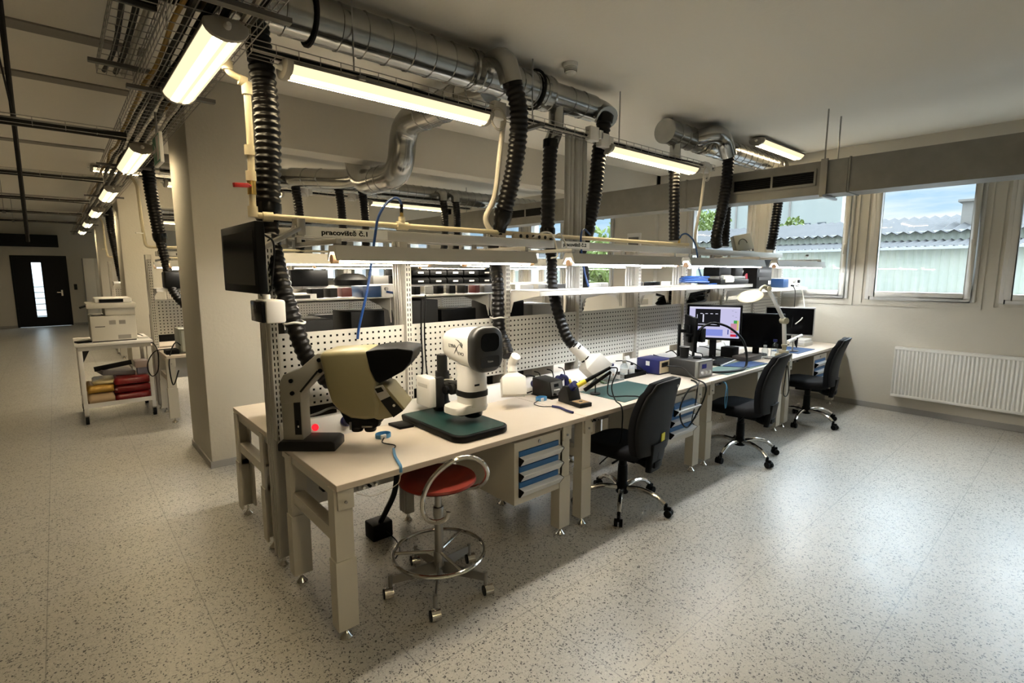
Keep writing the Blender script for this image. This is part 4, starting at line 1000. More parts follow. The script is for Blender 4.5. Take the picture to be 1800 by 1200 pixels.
W(PT).box(px0+.14, px1, py0+.01, py1-.02, 1.20, 1.30).build('upper_body', PRW, PT, bevel=.01)
W(PT).box(px0-.02, px1+.01, py0-.02, py1-.05, 1.285, 1.345).build('scanner', PRW, PT, bevel=.01)
W(PT).box(px0+.06, px1-.02, py0+.02, py1-.08, 1.345, 1.40).build('document_feeder', WHITE, PT, bevel=.014)
W(PT).box(px0+.10, px1-.10, py0+.012, py0+.10, 1.352, 1.388).build('feeder_slot', BLACK, PT)
W(PT).obox((px0-.03, py0+.02, 1.315), (.10, .06, .02), (0, -.35, 0)).build('control_panel', DGREY, PT, bevel=.003)
W(PT).box(px0+.02, px0+.13, py0+.02, py1-.05, 1.201, 1.206).build('output_tray', DGREY, PT)
gp = mat('printer_vent', (.30, .28, .25), .6)
for a, b_, c, d in ((.17, .23, 1.10, 1.145), (.26, .32, 1.10, 1.145), (.24, .36, .93, .975)):
    W(PT).box(px0+a, px0+b_, py0-.001, py0+.002, c, d).build('vent_grille', gp, PT)
W(PT).box(px0+.04, px0+.13, py0-.001, py0+.002, 1.075, 1.083).build('model_plate', DGREY, PT)
W(PT).box(px0+.01, px1-.01, py0+.01, py1-.01, .905, .915).build('foot_strip', DGREY, PT)
def bag(label, m, c, size, seed, g):
    rng = random.Random(seed); b = MB(c); rings = []
    for z, k in ((0, .86), (.12, 1), (.5, 1.02), (.85, .95), (1, .80)):
        rings.append([(c[0]+x*k+rng.uniform(-.012, .012), c[1]+y*k+rng.uniform(-.012, .012), c[2]+size[2]*z+rng.uniform(-.006, .006)*(z > 0)) for x, y in rrect(size[0], size[1], .03, 3)])
    b.loft(rings); o = b.build('antistatic_bag', m, None, smooth=1.2, origin=(0, 0, 0)); return tag(o, label, 'bag', g)
RB = mat('red_foil', (.20, .008, .010), .28, bump=.5, bscale=25); GB = mat('gold_foil', (.42, .24, .04), .3, .3, bump=.5, bscale=25)
for i in range(3): bag('red shiny bag '+['at the bottom of the pile', 'in the middle of the pile', 'on top of the pile'][i]+' on the trolley', RB, (.575, 7.62, .206+.092*i), (.34, .48, .09), 3+i, 'red bags on the trolley')
bag('cardboard coloured packet at the bottom left of the trolley', mat('tan_packet', (.45, .32, .18), .6), (.275, 7.60, .206), (.24, .45, .125), 8, 'gold packets on the trolley')
bag('golden bag lying on the tan packet on the trolley', GB, (.275, 7.60, .332), (.24, .44, .085), 9, 'gold packets on the trolley')
bag('pale golden bag, topmost at the left of the trolley', mat('pale_gold_foil', (.55, .45, .24), .3, .2, bump=.5, bscale=25), (.33, 7.62, .418), (.22, .40, .045), 10, 'gold packets on the trolley')
b = MB(); b.obox((.44, 7.66, .525), (.32, .30, .05), (.05, .12, .2)); single(b, 'folder', mat('grey_folder', (.20, .19, .20), .5), 'dark grey folder lying on the bags of the trolley', 'folder', bevel=.004)
b = MB(); b.obox((.42, 7.60, .60), (.36, .025, .055), (0, -.12, .1)); single(b, 'tray_frame', DGREY, 'dark frame piece lying on the folder in the trolley', 'frame', bevel=.003)
b = MB(); b.box(.64, .75, 7.50, 7.66, .484, .56); single(b, 'carton', mat('blue_white_carton', (.30, .32, .45), .6), 'small blue and white carton on the trolley, at its right end', 'carton', bevel=.003)
b = MB(); b.box(.62, .75, 7.49, 7.68, .561, .64); single(b, 'carton', mat('pink_carton', (.52, .42, .38), .6), 'pinkish carton stacked on the blue and white one', 'carton', bevel=.003)
b = MB(); b.obox((.17, 7.50, .916), (.13, .10, .02), (0, 0, .3)); single(b, 'tool_box', BLACK, 'flat black tool on the left edge of the trolley top', 'tool', bevel=.004)
b = MB(); b.box(.68, .775, 7.50, 7.62, .906, .925); single(b, 'paper_stack', PAPER, 'small stack of paper right of the printer', 'paper')
sp = spline([(.665, 7.75, .95), (.74, 7.6, .92), (.83, 7.35, .80), (.82, 7.28, .55), (.75, 7.27, .48), (.72, 7.28, .62), (.80, 7.2, .78), (.95, 7.1, .80)], .02)
single(MB().tube(sp, .006, 6), 'printer_cable', CABLE, 'black cable hanging beside the trolley to the bench', 'cable')

# radiator
RA = thing('radiator', 'long white panel radiator under the windows', 'radiator', (7.5, .3, .20))
RW = mat('radiator_white', (.72, .71, .67), .4)
b = W(RA); n = 62; ya, yb = -.65, 1.555; prof = []
for i in range(n*4+1):
    y = ya+(yb-ya)*i/(n*4); prof.append((7.50+(.007 if i % 4 in (1, 2) else 0), y))
b.prism(prof+[(7.530, yb), (7.530, ya)], 'z', .235, .775); b.build('front_panel', RW, RA, smooth=0)
b = W(RA); b.box(7.497, 7.53, ya, yb, .205, .235); b.box(7.497, 7.53, ya, yb, .775, .80); b.box(7.50, 7.585, ya-.006, ya, .205, .805); b.box(7.50, 7.585, yb, yb+.006, .205, .805); b.build('side_covers', RW, RA, bevel=.004)
b = W(RA); b.box(7.498, 7.588, ya-.004, yb+.004, .800, .808); b.build('top_grille', RW, RA)
W(RA).box(7.56, 7.582, ya, yb, .22, .79).build('rear_panel', RW, RA)
for y in (-.3, 1.2): W(RA).box(7.582, 7.598, y-.02, y+.02, .25, .75).build('wall_bracket', STEEL, RA)

# locker near the door
LK = thing('locker', 'tall pale grey locker standing near the black door', 'locker', (.95, 20.7, 0))
W(LK).box(.66, 1.20, 20.4, 20.95, .0, 2.10).build('body', mat('locker_grey', (.46, .44, .38), .5), LK, bevel=.005)
W(LK).box(.67, .926, 20.385, 20.4, .06, 2.08).build('door', LIGHTGREY, LK, bevel=.003); W(LK).box(.934, 1.19, 20.385, 20.4, .06, 2.08).build('door', LIGHTGREY, LK, bevel=.003)
b = MB(); b.box(.42, .50, 21.575, 21.6, 1.12, 1.30); single(b, 'wall_switch', DGREY, 'dark switch box on the far wall beside the door', 'switch', bevel=.004)
b = MB(); b.box(-5.5, .16, 21.3, 21.598, 2.44, 2.80); single(b, 'door_header_box', mat('black_header', (.004, .004, .004), .6, spec=.2), 'long black box above the far door', 'box', bevel=.005)
b = MB(); b.box(7.555, 7.6, 6.03-.98, 6.03-.72, 2.05, 2.40); 
TM = thing('wall_thermostat', 'grey rounded control box on the wall pilaster', 'control box', (7.47, 5.35, 2.0))
W(TM).obox((7.487, 5.35, 2.18), (.03, .28, .34)).build('back_plate', WHITE, TM, bevel=.012)
W(TM).obox((7.470, 5.35, 2.16), (.03, .20, .24)).build('cover', MGREY, TM, bevel=.008)
# stairs glimpsed through the glass of the door
ST = thing('staircase', 'metal stairs seen through the glass slit of the black door', 'stairs', (-.4, 24, -.3))
for k in range(7): W(ST).box(-1.2, .6, 23.2+.28*k, 23.48+.28*k, .0+.19*k, .03+.19*k).build('tread', STEEL, ST)
W(ST).bar((-1.2, 23.2, .0), (-1.2, 25.2, 1.33), .03, .16).bar((.6, 23.2, .0), (.6, 25.2, 1.33), .03, .16).build('stringer', WHITE, ST)
W(ST).bar((-.9, 23.2, .9), (-.9, 25.2, 2.2), .03, .04).build('handrail', STEEL, ST)
struct('wall_outside', MB().box(-4, 4, 27, 27.2, -.3, 6), mat('pale_outside_wall', (.60, .64, .66), .8))

# ================================================================== INSTRUMENTS AND SMALL THINGS ON THE NEAR BENCHES
RZ = math.atan2(-.66, .75)
def boxthing(name, label, cat, m, x0, x1, y0, y1, z0, z1, bevel=.004, group=None):
    return single(MB().box(x0, x1, y0, y1, z0, z1), name, m, label, cat, group, bevel=bevel)
# ---- stereo microscope on a swing arm (frame: +x towards its eyepiece, +y away from the aisle)
MS = thing('stereo_microscope', 'cream stereo microscope with a black eye hood on a grey swing arm', 'microscope', (.95, 2.70, TZ), RZ)
def Q(pts): return [(s, z-TZ) for s, z in pts]
MB().prism(Q([(-.150, TZ), (.150, TZ), (.150, .815), (.13, .826), (-.135, .826), (-.150, .81)]), 'y', -.075, .085).build('base', DGREY, MS, bevel=.008)
MB().box(-.128, -.022, -.05, .06, .055, .36).build('column', MANG, MS, bevel=.006)
MB().box(-.062, -.028, -.0525, -.049, .085, .34).build('column_inset', DGREY, MS)
MB().box(-.052, -.037, -.056, -.052, .12, .165).build('rocker_switch', BLACK, MS)
MB().box(-.045, -.039, -.058, -.055, .125, .135).build('switch_mark', WHITE, MS)
ARM = Q([(-.130, 1.02), (-.128, 1.135), (-.105, 1.175), (-.02, 1.205), (.075, 1.285), (.110, 1.285), (.118, 1.20), (.060, 1.155), (-.020, 1.075), (-.020, 1.03)])
MB().prism(ARM, 'y', -.058, .068).build('swing_arm', MANG, MS, bevel=.006)
MB().bar((-.02, -.060, .315), (.075, -.060, .425), .003, .010).build('arm_groove', DGREY, MS)
for s, z in ((-.065, 1.143), (-.062, 1.078), (.085, 1.252), (.088, 1.196)):
    MB().cyl((s, -.066, z-TZ), (s, -.056, z-TZ), .011, n=14).build('bolt', BLACK, MS)
BODY = Q([(.10, 1.285), (.125, 1.300), (.22, 1.306), (.350, 1.312), (.372, 1.20), (.392, 1.145), (.372, 1.105), (.395, 1.03), (.385, .958), (.32, .950), (.25, .958), (.20, .985), (.155, 1.04), (.130, 1.13), (.118, 1.21)])
MB().prism(BODY, 'y', -.115, .125).build('housing', OLIVE, MS, bevel=.022, seg=3, smooth=.9)
MB().prism(Q([(.34, 1.305), (.40, 1.316), (.50, 1.322), (.575, 1.312), (.578, 1.30), (.565, 1.255), (.525, 1.205), (.47, 1.175), (.405, 1.142), (.385, 1.155), (.36, 1.21)]), 'y', -.122, .132).build('eye_hood', BLACK, MS, bevel=.018, seg=3, smooth=.9)
MB().prism(Q([(.345, 1.115), (.395, 1.128), (.435, 1.12), (.525, 1.005), (.470, .965), (.435, .955), (.385, .945), (.335, .965)]), 'y', -.095, .105).build('control_pod', OLIVE, MS, bevel=.008)
MB().prism(Q([(.362, 1.118), (.415, 1.132), (.450, 1.072), (.402, 1.050)]), 'y', -.101, -.0945).build('display_plate', mat('pod_plate', (.45, .43, .39), .4), MS)
MB().prism(Q([(.375, 1.112), (.408, 1.121), (.421, 1.10), (.388, 1.089)]), 'y', -.1025, -.100).build('display', DGREY, MS)
MB().prism(Q([(.402, 1.050), (.450, 1.072), (.515, .997), (.465, .962)]), 'y', -.101, -.0945).build('control_panel', DGREY, MS)
MB().cyl((.47, -.104, 1.025-TZ), (.47, -.100, 1.025-TZ), .007, n=10).build('button', WHITE, MS)
MB().prism(Q([(.185, .992), (.388, .962), (.385, .915), (.360, .895), (.250, .900), (.215, .930)]), 'y', -.09, .10).build('lens_carrier', BLACK, MS, bevel=.01)
for s, y in ((.262, -.045), (.330, -.045), (.262, .05), (.330, .05)):
    MB().lathe([(.020, .045), (.031, .035), (.031, .008), (.027, 0), (.018, 0), (.016, .01), (0, .012)], (s, y, .905-TZ-.03), 20).build('objective', BLACKS, MS)
MB().box(.237, .247, -.098, -.090, .125, .165).box(.30, .352, -.098, -.090, .138, .146).build('slide_lever', STEEL, MS)
# ---- white digital microscope on a green board
LX = thing('digital_microscope', 'tall white digital microscope with black viewing front, on a green board', 'microscope', (1.74, 2.55, TZ))
b = W(LX); b.prism([(1.745+x, 2.54+y) for x, y in rrect(.385, .68, .075, 8)], 'z', TZ, TZ+.040); b.build('base_board', BLACK, LX, bevel=.010, seg=3)
b = W(LX); b.prism([(1.745+x, 2.54+y) for x, y in rrect(.352, .647, .062, 8)], 'z', TZ+.038, TZ+.0415); b.build('green_top', GREENB, LX)
b = W(LX); b.cyl((1.83, 2.765, TZ+.04), (1.83, 2.765, 1.17), .034, n=24); b.lathe([(.062, 0), (.062, .03), (.042, .055), (.036, .10)], (1.83, 2.765, TZ+.04), 24); b.cyl((1.83, 2.765, .985), (1.83, 2.765, 1.06), .046, n=24); b.build('pillar', DGREY, LX)
b = W(LX); b.obox((1.828, 2.65, .985), (.06, .22, .05)); b.cyl((1.775, 2.60, .975), (1.88, 2.60, .975), .034, n=20); b.cyl((1.765, 2.665, .985), (1.89, 2.665, .985), .026, n=18); b.build('focus_block', DGREY, LX, bevel=.006)
for xk in (1.755, 1.893): W(LX).cyl((xk, 2.60, .975), (xk+(.02 if xk > 1.8 else -.02), 2.60, .975), .027, n=20).build('focus_knob', BLACK, LX, bevel=.003)
def ringxy(cx, cy, w, h, r, z): return [(cx+x, cy+y, z) for x, y in rrect(w, h, r, 6)]
cx, cy = 1.822, 2.435
b = W(LX); b.loft([ringxy(cx, cy, .152, .15, .05, .905), ringxy(cx, cy, .160, .158, .055, .915), ringxy(cx, cy, .160, .158, .055, 1.07), ringxy(cx, cy, .150, .15, .05, 1.085), ringxy(cx, cy+.02, .150, .16, .05, 1.15)]); b.build('optics_column', WHITE, LX, smooth=.7)
b = W(LX); b.loft([ringxy(cx, cy, .172, .170, .06, .965), ringxy(cx, cy, .172, .170, .06, 1.0)]); b.build('clamp_band', DGREY, LX, bevel=.004)
W(LX).box(cx-.04, cx-.005, cy-.0805, cy-.078, 1.035, 1.046).build('slot_mark', BLACK, LX)
b = W(LX); b.loft([ringxy(cx-.035, cy+.02, .25, .17, .06, .872), ringxy(cx-.03, cy+.02, .26, .18, .065, .895), ringxy(cx-.03, cy+.02, .255, .175, .065, .910), ringxy(cx-.015, cy+.01, .19, .165, .055, .925)]); b.build('zoom_collar', WHITE, LX, smooth=.8)
b = W(LX); b.lathe([(.058, .045), (.060, .03), (.056, .008), (.045, 0), (.03, 0), (.028, .008), (0, .01)], (cx+.005, cy, .832), 28); b.build('objective', BLACKS, LX)
W(LX).cyl((cx-.10, cy-.03, .862), (cx-.10, cy-.03, .872), .02, n=16).build('light_ring_foot', DGREY, LX)
# head: loft along y from the small back to the large front
def ringxz(y, w, h, r, xc, zc): return [(xc+x, y, zc+z) for x, z in rrect(w, h, r, 7)]
b = W(LX); rg = [ringxz(2.655, .11, .11, .05, 1.835, 1.255), ringxz(2.645, .155, .165, .06, 1.834, 1.256), ringxz(2.60, .178, .195, .07, 1.833, 1.256), ringxz(2.48, .198, .228, .075, 1.833, 1.256), ringxz(2.34, .208, .252, .075, 1.833, 1.256)]
b.loft(rg); hd = b.build('head_shell', mat('microscope_white', (.74, .72, .66), .35), LX, smooth=.9)
b = W(LX); b.loft([ringxz(2.345, .214, .258, .078, 1.833, 1.256), ringxz(2.318, .222, .268, .08, 1.833, 1.256), ringxz(2.290, .214, .262, .078, 1.833, 1.255), ringxz(2.280, .192, .244, .070, 1.833, 1.255)]); fb = b.build('front_bezel', mat('bezel_black', (.022, .022, .021), .38), LX, smooth=.9)
b = W(LX); b.loft([ringxz(2.2795, .132, .105, .038, 1.838, 1.298), ringxz(2.2775, .132, .105, .038, 1.838, 1.298)]); b.build('viewing_lens', BLACKS, fb)
b = W(LX); b.loft([ringxz(2.2795, .135, .066, .012, 1.838, 1.185), ringxz(2.2775, .135, .066, .012, 1.838, 1.185)]); b.build('lower_panel', mat('panel_black', (.018, .018, .018), .45), fb)
lo = Vector(LX.location)
text('front_lettering', 'Vision', .017, mat('dim_white', (.5, .5, .5), .5), fb, Vector((1.838, 2.2768, 1.187))-lo, (PI/2, 0, 0))
# lettering on the side shell (faces -x), following its slope
sl = math.atan2(.015, .14); M3 = Matrix((( -math.sin(.072), 0, -math.cos(.072)), (-math.cos(.072), 0, math.sin(.072)), (0, 1, 0)))
def side(y, z): return Vector((1.833-.099-(2.48-y)/.14*.005-.0012, y, z))
text('lettering_upper', 'LYN', .030, BLACK, hd, side(2.515, 1.262)-lo, M3, scale=(1.25, 1))
text('lettering_lower', 'EVO', .026, BLACK, hd, side(2.418, 1.224)-lo, M3, scale=(1.25, 1))
b = W(LX)
for pts in ([(2.488, 1.218), (2.465, 1.25), (2.435, 1.280)], [(2.480, 1.272), (2.462, 1.245), (2.448, 1.222)], [(2.475, 1.306), (2.445, 1.300), (2.415, 1.280), (2.398, 1.258)], [(2.418, 1.295), (2.402, 1.280), (2.410, 1.262)], [(2.435, 1.280), (2.422, 1.276), (2.41, 1.262)]):
    b.tube(spline([side(y, z) for y, z in pts], .004), [.0006+.0014*math.sin(PI*i/(len(spline([side(y, z) for y, z in pts], .004))-1)) for i in range(len(spline([side(y, z) for y, z in pts], .004)))], 6)
b.build('leaping_mark', BLACK, hd)
b = W(LX); b.obox((1.70, 2.735, .955), (.075, .16, .185)); bx = b.build('camera_module', WHITE, LX, bevel=.008)
W(LX).obox((1.735, 2.66, .955), (.055, .035, .19)).build('module_side', DGREY, LX, bevel=.005)
W(LX).box(1.6615, 1.663, 2.68, 2.79, .985, 1.008).build('module_label', LIGHTGREY, bx)
W(LX).box(1.68, 1.86, 2.70, 2.76, .92, .98).build('module_bracket', DGREY, LX, bevel=.004)
b = W(LX)
for k in range(3): b.tube([(1.83+(.055+.006*k)*math.cos(a*PI/10), 2.765+(.055+.006*k)*math.sin(a*PI/10), 1.00+.006*k+.006*math.sin(a)) for a in range(20)], .004, 6, closed=True)
b.build('coiled_cable', WCABLE, LX)
# ---- small things of the first bench
b = MB(); b.prism([(1.43, 2.885), (1.535, 2.905), (1.553, 2.79), (1.468, 2.73)], 'z', TZ, TZ+.012); 
b = MB(); b.prism([(1.445, 2.785), (1.535, 2.775), (1.545, 2.65), (1.455, 2.66)], 'z', TZ, TZ+.016); single(b, 'phone', BLACK, 'flat black device lying left of the green board', 'device', bevel=.002)
BAND = [(.040, .001), (.043, .001), (.043, .024), (.040, .024), (.040, .001)]; FLAT = Matrix(((1.05, 0, 0), (0, .85, 0), (0, 0, 1)))
ws = thing('wrist_strap', 'light blue wrist strap with its cord hanging over the edge of the first bench', 'wrist strap', (1.315, 2.60, TZ))
MB().lathe(BAND, (0, 0, 0), 30, FLAT).build('band', LBLUE, ws)
W(ws).obox((1.30, 2.566, TZ+.014), (.03, .014, .024)).build('buckle', SILVER, ws, bevel=.002)
W(ws).tube(spline([(1.30, 2.56, TZ+.01), (1.26, 2.50, TZ+.006), (1.29, 2.42, TZ+.005), (1.25, 2.36, TZ+.008)], .01), .0035, 6).build('cord', CABLE, ws)
W(ws).tube(spline([(1.25, 2.36, TZ+.010), (1.20, 2.25, TZ+.011), (1.17, 2.16, TZ+.012), (1.155, 2.115, TZ+.010), (1.15, 2.105, TZ-.015)], .008), .0075, 8).build('coiled_cord', LBLUE, ws)
W(ws).tube(spline([(1.15, 2.105, TZ-.015), (1.13, 2.11, TZ-.07), (1.03, 2.15, TZ-.11), (.95, 2.16, TZ-.08)], .01), .002, 6).build('lead', WCABLE, ws)
# socket trunking fittings
def lamp_red(x, label, y=2.835, z=.832):
    t = thing('pilot_lamp', label, 'pilot light', (x, y, z), 0, 'red pilot lamps'); m = Matrix.Rotation(math.radians(68), 3, 'X')
    MB().lathe([(.020, 0), (.020, .006), (.017, .014), (0, .018)], (0, 0, 0), 18, m).build('lens', REDL, t)
    MB().lathe([(.024, -.002), (.024, .004), (.020, .005)], (0, 0, 0), 18, m).build('ring', WHITE, t); return t
lamp_red(1.02, 'glowing red pilot lamp beside the grey swing arm'); lamp_red(2.60, 'glowing red pilot lamp left of the black soldering station'); lamp_red(4.37, 'glowing red pilot lamp behind the blue station')
def plug(x, label, m=None, z=.835, y=2.83):
    t = thing('mains_plug', label, 'plug', (x, y, z), 0, 'plugs in the trunking'); r = Matrix.Rotation(math.radians(68), 3, 'X')
    MB().lathe([(.032, -.006), (.032, .006), (.026, .012)], (0, 0, 0), 18, r).build('socket', mat('dark_blue_plug', (.012, .016, .085), .4), t)
    MB().lathe([(.024, .01), (.026, .03), (.018, .055), (.010, .065)], (0, 0, 0), 14, r).build('plug_body', m or mat('dark_blue_plug', (.012, .016, .085), .4), t, smooth=.5)
    MB().tube(spline([(0, -.055, .022), (.01, -.06, .05), (.03, -.02, .085), (.03, .03, .09)], .01), .0045, 6).build('flex', CABLE, t); return t
for x, lb in ((1.20, 'dark blue plug right of the first red pilot lamp'), (2.86, 'dark blue plug left of the white fume nozzle'), (2.99, 'dark blue plug just under the white fume nozzle'), (3.45, 'dark blue plug right of the white fume nozzle')): plug(x, lb)
plug(2.72, 'black plug above the black soldering station', BLACK)
t = thing('power_switch', 'grey rocker switch on the trunking beside the second red pilot lamp', 'switch', (2.50, 2.845, .80)); MB().obox((0, -.02, .03), (.05, .02, .07), (math.radians(-22), 0, 0)).build('frame', MGREY, t, bevel=.003); MB().obox((0, -.028, .03), (.026, .014, .04), (math.radians(-30), 0, 0)).build('rocker', BLACK, t, bevel=.002)
def cable(label, pts, r=.005, m=None, step=.015, group=None, name='cable'):
    return single(MB().tube(spline(pts, step), r, 7), name, m or CABLE, label, 'cable', group)
cable('tangle of grey cables lying on the trunking behind the cream microscope', [(.95, 2.88, .885), (1.05, 2.87, .90), (1.15, 2.885, .915), (1.22, 2.87, .885), (1.35, 2.88, .89), (1.45, 2.87, .91)], .007, MGREY)
cable('black cable hanging down the second upright post', [(1.77, 2.90, 1.52), (1.765, 2.905, 1.3), (1.77, 2.905, 1.1), (1.76, 2.90, .98), (1.78, 2.88, .93)], .006)
cable('second black cable hanging beside the second upright post', [(1.80, 2.90, 1.55), (1.79, 2.905, 1.3), (1.80, 2.905, 1.05), (1.82, 2.89, .94)], .005)
cable('black cables running from the trunking to the soldering station', [(2.42, 2.87, .885), (2.55, 2.86, .90), (2.66, 2.84, .91), (2.70, 2.80, .90)], .006)
cable('black lead between trunking and the back of the soldering station', [(2.50, 2.86, .89), (2.53, 2.82, .86), (2.54, 2.80, .79), (2.60, 2.80, .785), (2.64, 2.77, .80)], .005)
# ---- soldering station and stand
SS = thing('soldering_station', 'black soldering station with a grey front, on the second bench', 'soldering station', (2.75, 2.70, TZ), 0)
b = W(SS); b.prism([(2.785, TZ+.005), (2.59, TZ+.005), (2.585, TZ+.03), (2.605, TZ+.125), (2.785, TZ+.135)], 'x', 2.655, 2.795); b.build('case', DGREY, SS, bevel=.006)
b = W(SS); b.prism([(2.5845, TZ+.02), (2.5815, TZ+.02), (2.6015, TZ+.12), (2.6045, TZ+.12)], 'x', 2.668, 2.782); b.build('front_panel', MGREY, SS)
W(SS).obox((2.72, 2.594, TZ+.095), (.045, .004, .022), (-.2, 0, 0)).build('display', BLACK, SS)
for k in range(4): W(SS).obox((2.695+.016*k, 2.587, TZ+.062), (.009, .005, .009), (-.2, 0, 0)).build('button', PAPER, SS)
W(SS).cyl((2.69, 2.585, TZ+.032), (2.69, 2.571, TZ+.030), .011, n=14).build('connector', BLACK, SS)
W(SS).box(2.65, 2.80, 2.57, 2.79, TZ, TZ+.008).build('base', BLACK, SS)
SD = thing('soldering_stand', 'soldering iron stand with a sponge tray, at the joint of the first two benches', 'soldering stand', (2.69, 2.38, TZ), math.radians(-8))
MB().box(-.055, .055, -.115, .0, 0, .028).build('tray', DGREY, SD, bevel=.003)
MB().box(-.043, .043, -.10, -.02, .026, .031).build('sponge', mat('brown_sponge', (.34, .22, .11), .9), SD); MB().cyl((0, -.06, .0305), (0, -.06, .032), .014, n=12).build('sponge_hole', BLACK, SD)
MB().prism([(0, 0), (.125, 0), (.125, .06), (.07, .125), (.035, .125), (0, .03)], 'x', -.055, .055).build('holder_block', DGREY, SD, bevel=.004)
MB().tube([(.0, .055, .10), (.0, .0, .145)], [.030, .026], 16).build('funnel', BLUEP, SD)
IR = thing('soldering_iron', 'black soldering iron with a yellow grip resting in the stand', 'soldering iron', (2.69, 2.40, TZ+.12))
b = W(IR); b.tube([(2.69, 2.36, TZ+.135), (2.74, 2.33, TZ+.165)], .017, 12); b.build('grip', YEL, IR)
b = W(IR); b.tube([(2.74, 2.33, TZ+.165), (2.90, 2.24, TZ+.255)], [.014, .011], 12); b.build('handle', BLACK, IR)
b = W(IR); b.tube(spline([(2.90, 2.24, TZ+.255), (2.95, 2.215, TZ+.24), (2.915, 2.235, TZ+.12), (2.90, 2.19, TZ+.03), (2.86, 2.105, TZ+.006), (2.855, 2.09, TZ-.10), (2.86, 2.12, .50), (2.88, 2.3, .30)], .012), .005, 7); b.build('lead', CABLE, IR)
I2 = thing('hot_tweezers', 'second black soldering handle lying beside the yellow gripped iron', 'soldering iron', (2.74, 2.34, TZ+.1))
b = W(I2); b.tube([(2.73, 2.33, TZ+.10), (2.90, 2.235, TZ+.225)], [.015, .011], 12); b.build('handle', BLACK, I2)
b = W(I2); b.tube(spline([(2.90, 2.235, TZ+.225), (2.90, 2.26, TZ+.10), (2.95, 2.27, TZ+.035), (3.06, 2.20, TZ+.03), (3.12, 2.13, TZ+.022), (3.13, 2.09, TZ-.05), (3.12, 2.10, .52)], .012), .005, 7); b.build('lead', CABLE, I2)
t = thing('gas_torch', 'blue and yellow hand tool standing behind the soldering station', 'hand tool', (2.86, 2.62, TZ))
b = W(t); b.tube(spline([(2.86, 2.62, TZ+.01), (2.865, 2.62, TZ+.08), (2.85, 2.62, TZ+.13), (2.80, 2.62, TZ+.15)], .01), [.022-.0003*i for i in range(len(spline([(2.86, 2.62, TZ+.01), (2.865, 2.62, TZ+.08), (2.85, 2.62, TZ+.13), (2.80, 2.62, TZ+.15)], .01)))], 12); b.build('body', BLUEP, t)
b = W(t); b.tube(spline([(2.885, 2.60, TZ+.03), (2.89, 2.60, TZ+.08), (2.87, 2.60, TZ+.115)], .01), .010, 10); b.build('trigger_guard', YEL, t)
W(t).lathe([(.03, 0), (.03, .01), (.018, .015)], (2.86, 2.62, TZ), 16).build('foot', BLACK, t)
W2 = thing('wrist_strap', 'light blue wrist strap with a dark blue coiled cord, lying across the bench joint', 'wrist strap', (2.56, 2.60, TZ))
MB().lathe(BAND, (.025, .015, 0), 30, FLAT).build('band', LBLUE, W2); W(W2).obox((2.57, 2.585, TZ+.013), (.03, .012, .022)).build('buckle', SILVER, W2, bevel=.002)
W(W2).tube(spline([(2.54, 2.60, TZ+.008), (2.46, 2.56, TZ+.004), (2.45, 2.48, TZ+.004), (2.50, 2.42, TZ+.006)], .01), .003, 6).build('cord', CABLE, W2)
W(W2).tube(spline([(2.50, 2.42, TZ+.008), (2.51, 2.36, TZ+.009), (2.49, 2.28, TZ+.009), (2.485, 2.215, TZ+.009)], .008), .0085, 8).build('coiled_cord', BLUEP, W2)
b = MB(); b.prism([(2.985, 2.60), (3.60, 2.60), (3.60, 2.19), (2.985, 2.17)], 'z', TZ, TZ+.003); single(b, 'work_mat', GREENM, 'dark green work mat on the second bench', 'mat')
# helping-hand clamp
t = thing('clamp_stand', 'dark third-hand clamp with a small green board, above the mat edge', 'clamp', (3.02, 2.47, TZ)); b = W(t); b.cyl((3.02, 2.47, TZ), (3.02, 2.47, TZ+.012), .04, n=16); b.cyl((3.02, 2.47, TZ+.01), (3.02, 2.47, TZ+.13), .005, n=8); b.tube([(2.93, 2.44, TZ+.10), (3.02, 2.47, TZ+.12), (3.09, 2.46, TZ+.10)], .006, 8); b.build('stand', DGREY, t); W(t).obox((3.05, 2.43, TZ+.10), (.10, .06, .012), (.3, .2, .4)).build('circuit_board', mat('pcb_green', (.05, .09, .03), .4), t)
# clear box, cartons, bottles
t = thing('clear_box', 'flat clear plastic box full of small parts behind the green mat', 'box', (3.48, 2.72, TZ)); b = W(t); b.box(3.34, 3.62, 2.64, 2.80, TZ, TZ+.004); b.box(3.34, 3.62, 2.64, 2.644, TZ+.004, TZ+.06); b.box(3.34, 3.62, 2.796, 2.80, TZ+.004, TZ+.06); b.box(3.34, 3.344, 2.644, 2.796, TZ+.004, TZ+.06); b.box(3.616, 3.62, 2.644, 2.796, TZ+.004, TZ+.06); b.build('tray', CLEAR, t)
rng = random.Random(4); b = W(t)
for k in range(26): b.obox((rng.uniform(3.36, 3.60), rng.uniform(2.66, 2.78), TZ+.016+rng.uniform(0, .02)), (.03, .012, .012), (rng.uniform(0, 3), rng.uniform(0, 3), rng.uniform(0, 3)))
pt = b.build('small_parts', mat('small_parts', (.42, .30, .22), .5), t); pt['kind'] = 'stuff'
boxthing('cardboard_tray', 'shallow pale box lying left of the clear box', 'box', mat('pale_card', (.60, .53, .44), .7), 3.20, 3.32, 2.66, 2.80, TZ, TZ+.03)
t = thing('parts_tray', 'flat black tray holding bottles behind the blue station', 'tray', (3.78, 2.73, TZ)); b = W(t); b.box(3.66, 3.97, 2.66, 2.80, TZ, TZ+.006); b.box(3.66, 3.97, 2.66, 2.667, TZ+.006, TZ+.035); b.box(3.66, 3.97, 2.793, 2.80, TZ+.006, TZ+.035); b.box(3.66, 3.667, 2.667, 2.793, TZ+.006, TZ+.035); b.box(3.963, 3.97, 2.667, 2.793, TZ+.006, TZ+.035); b.build('tray', BLACK, t)
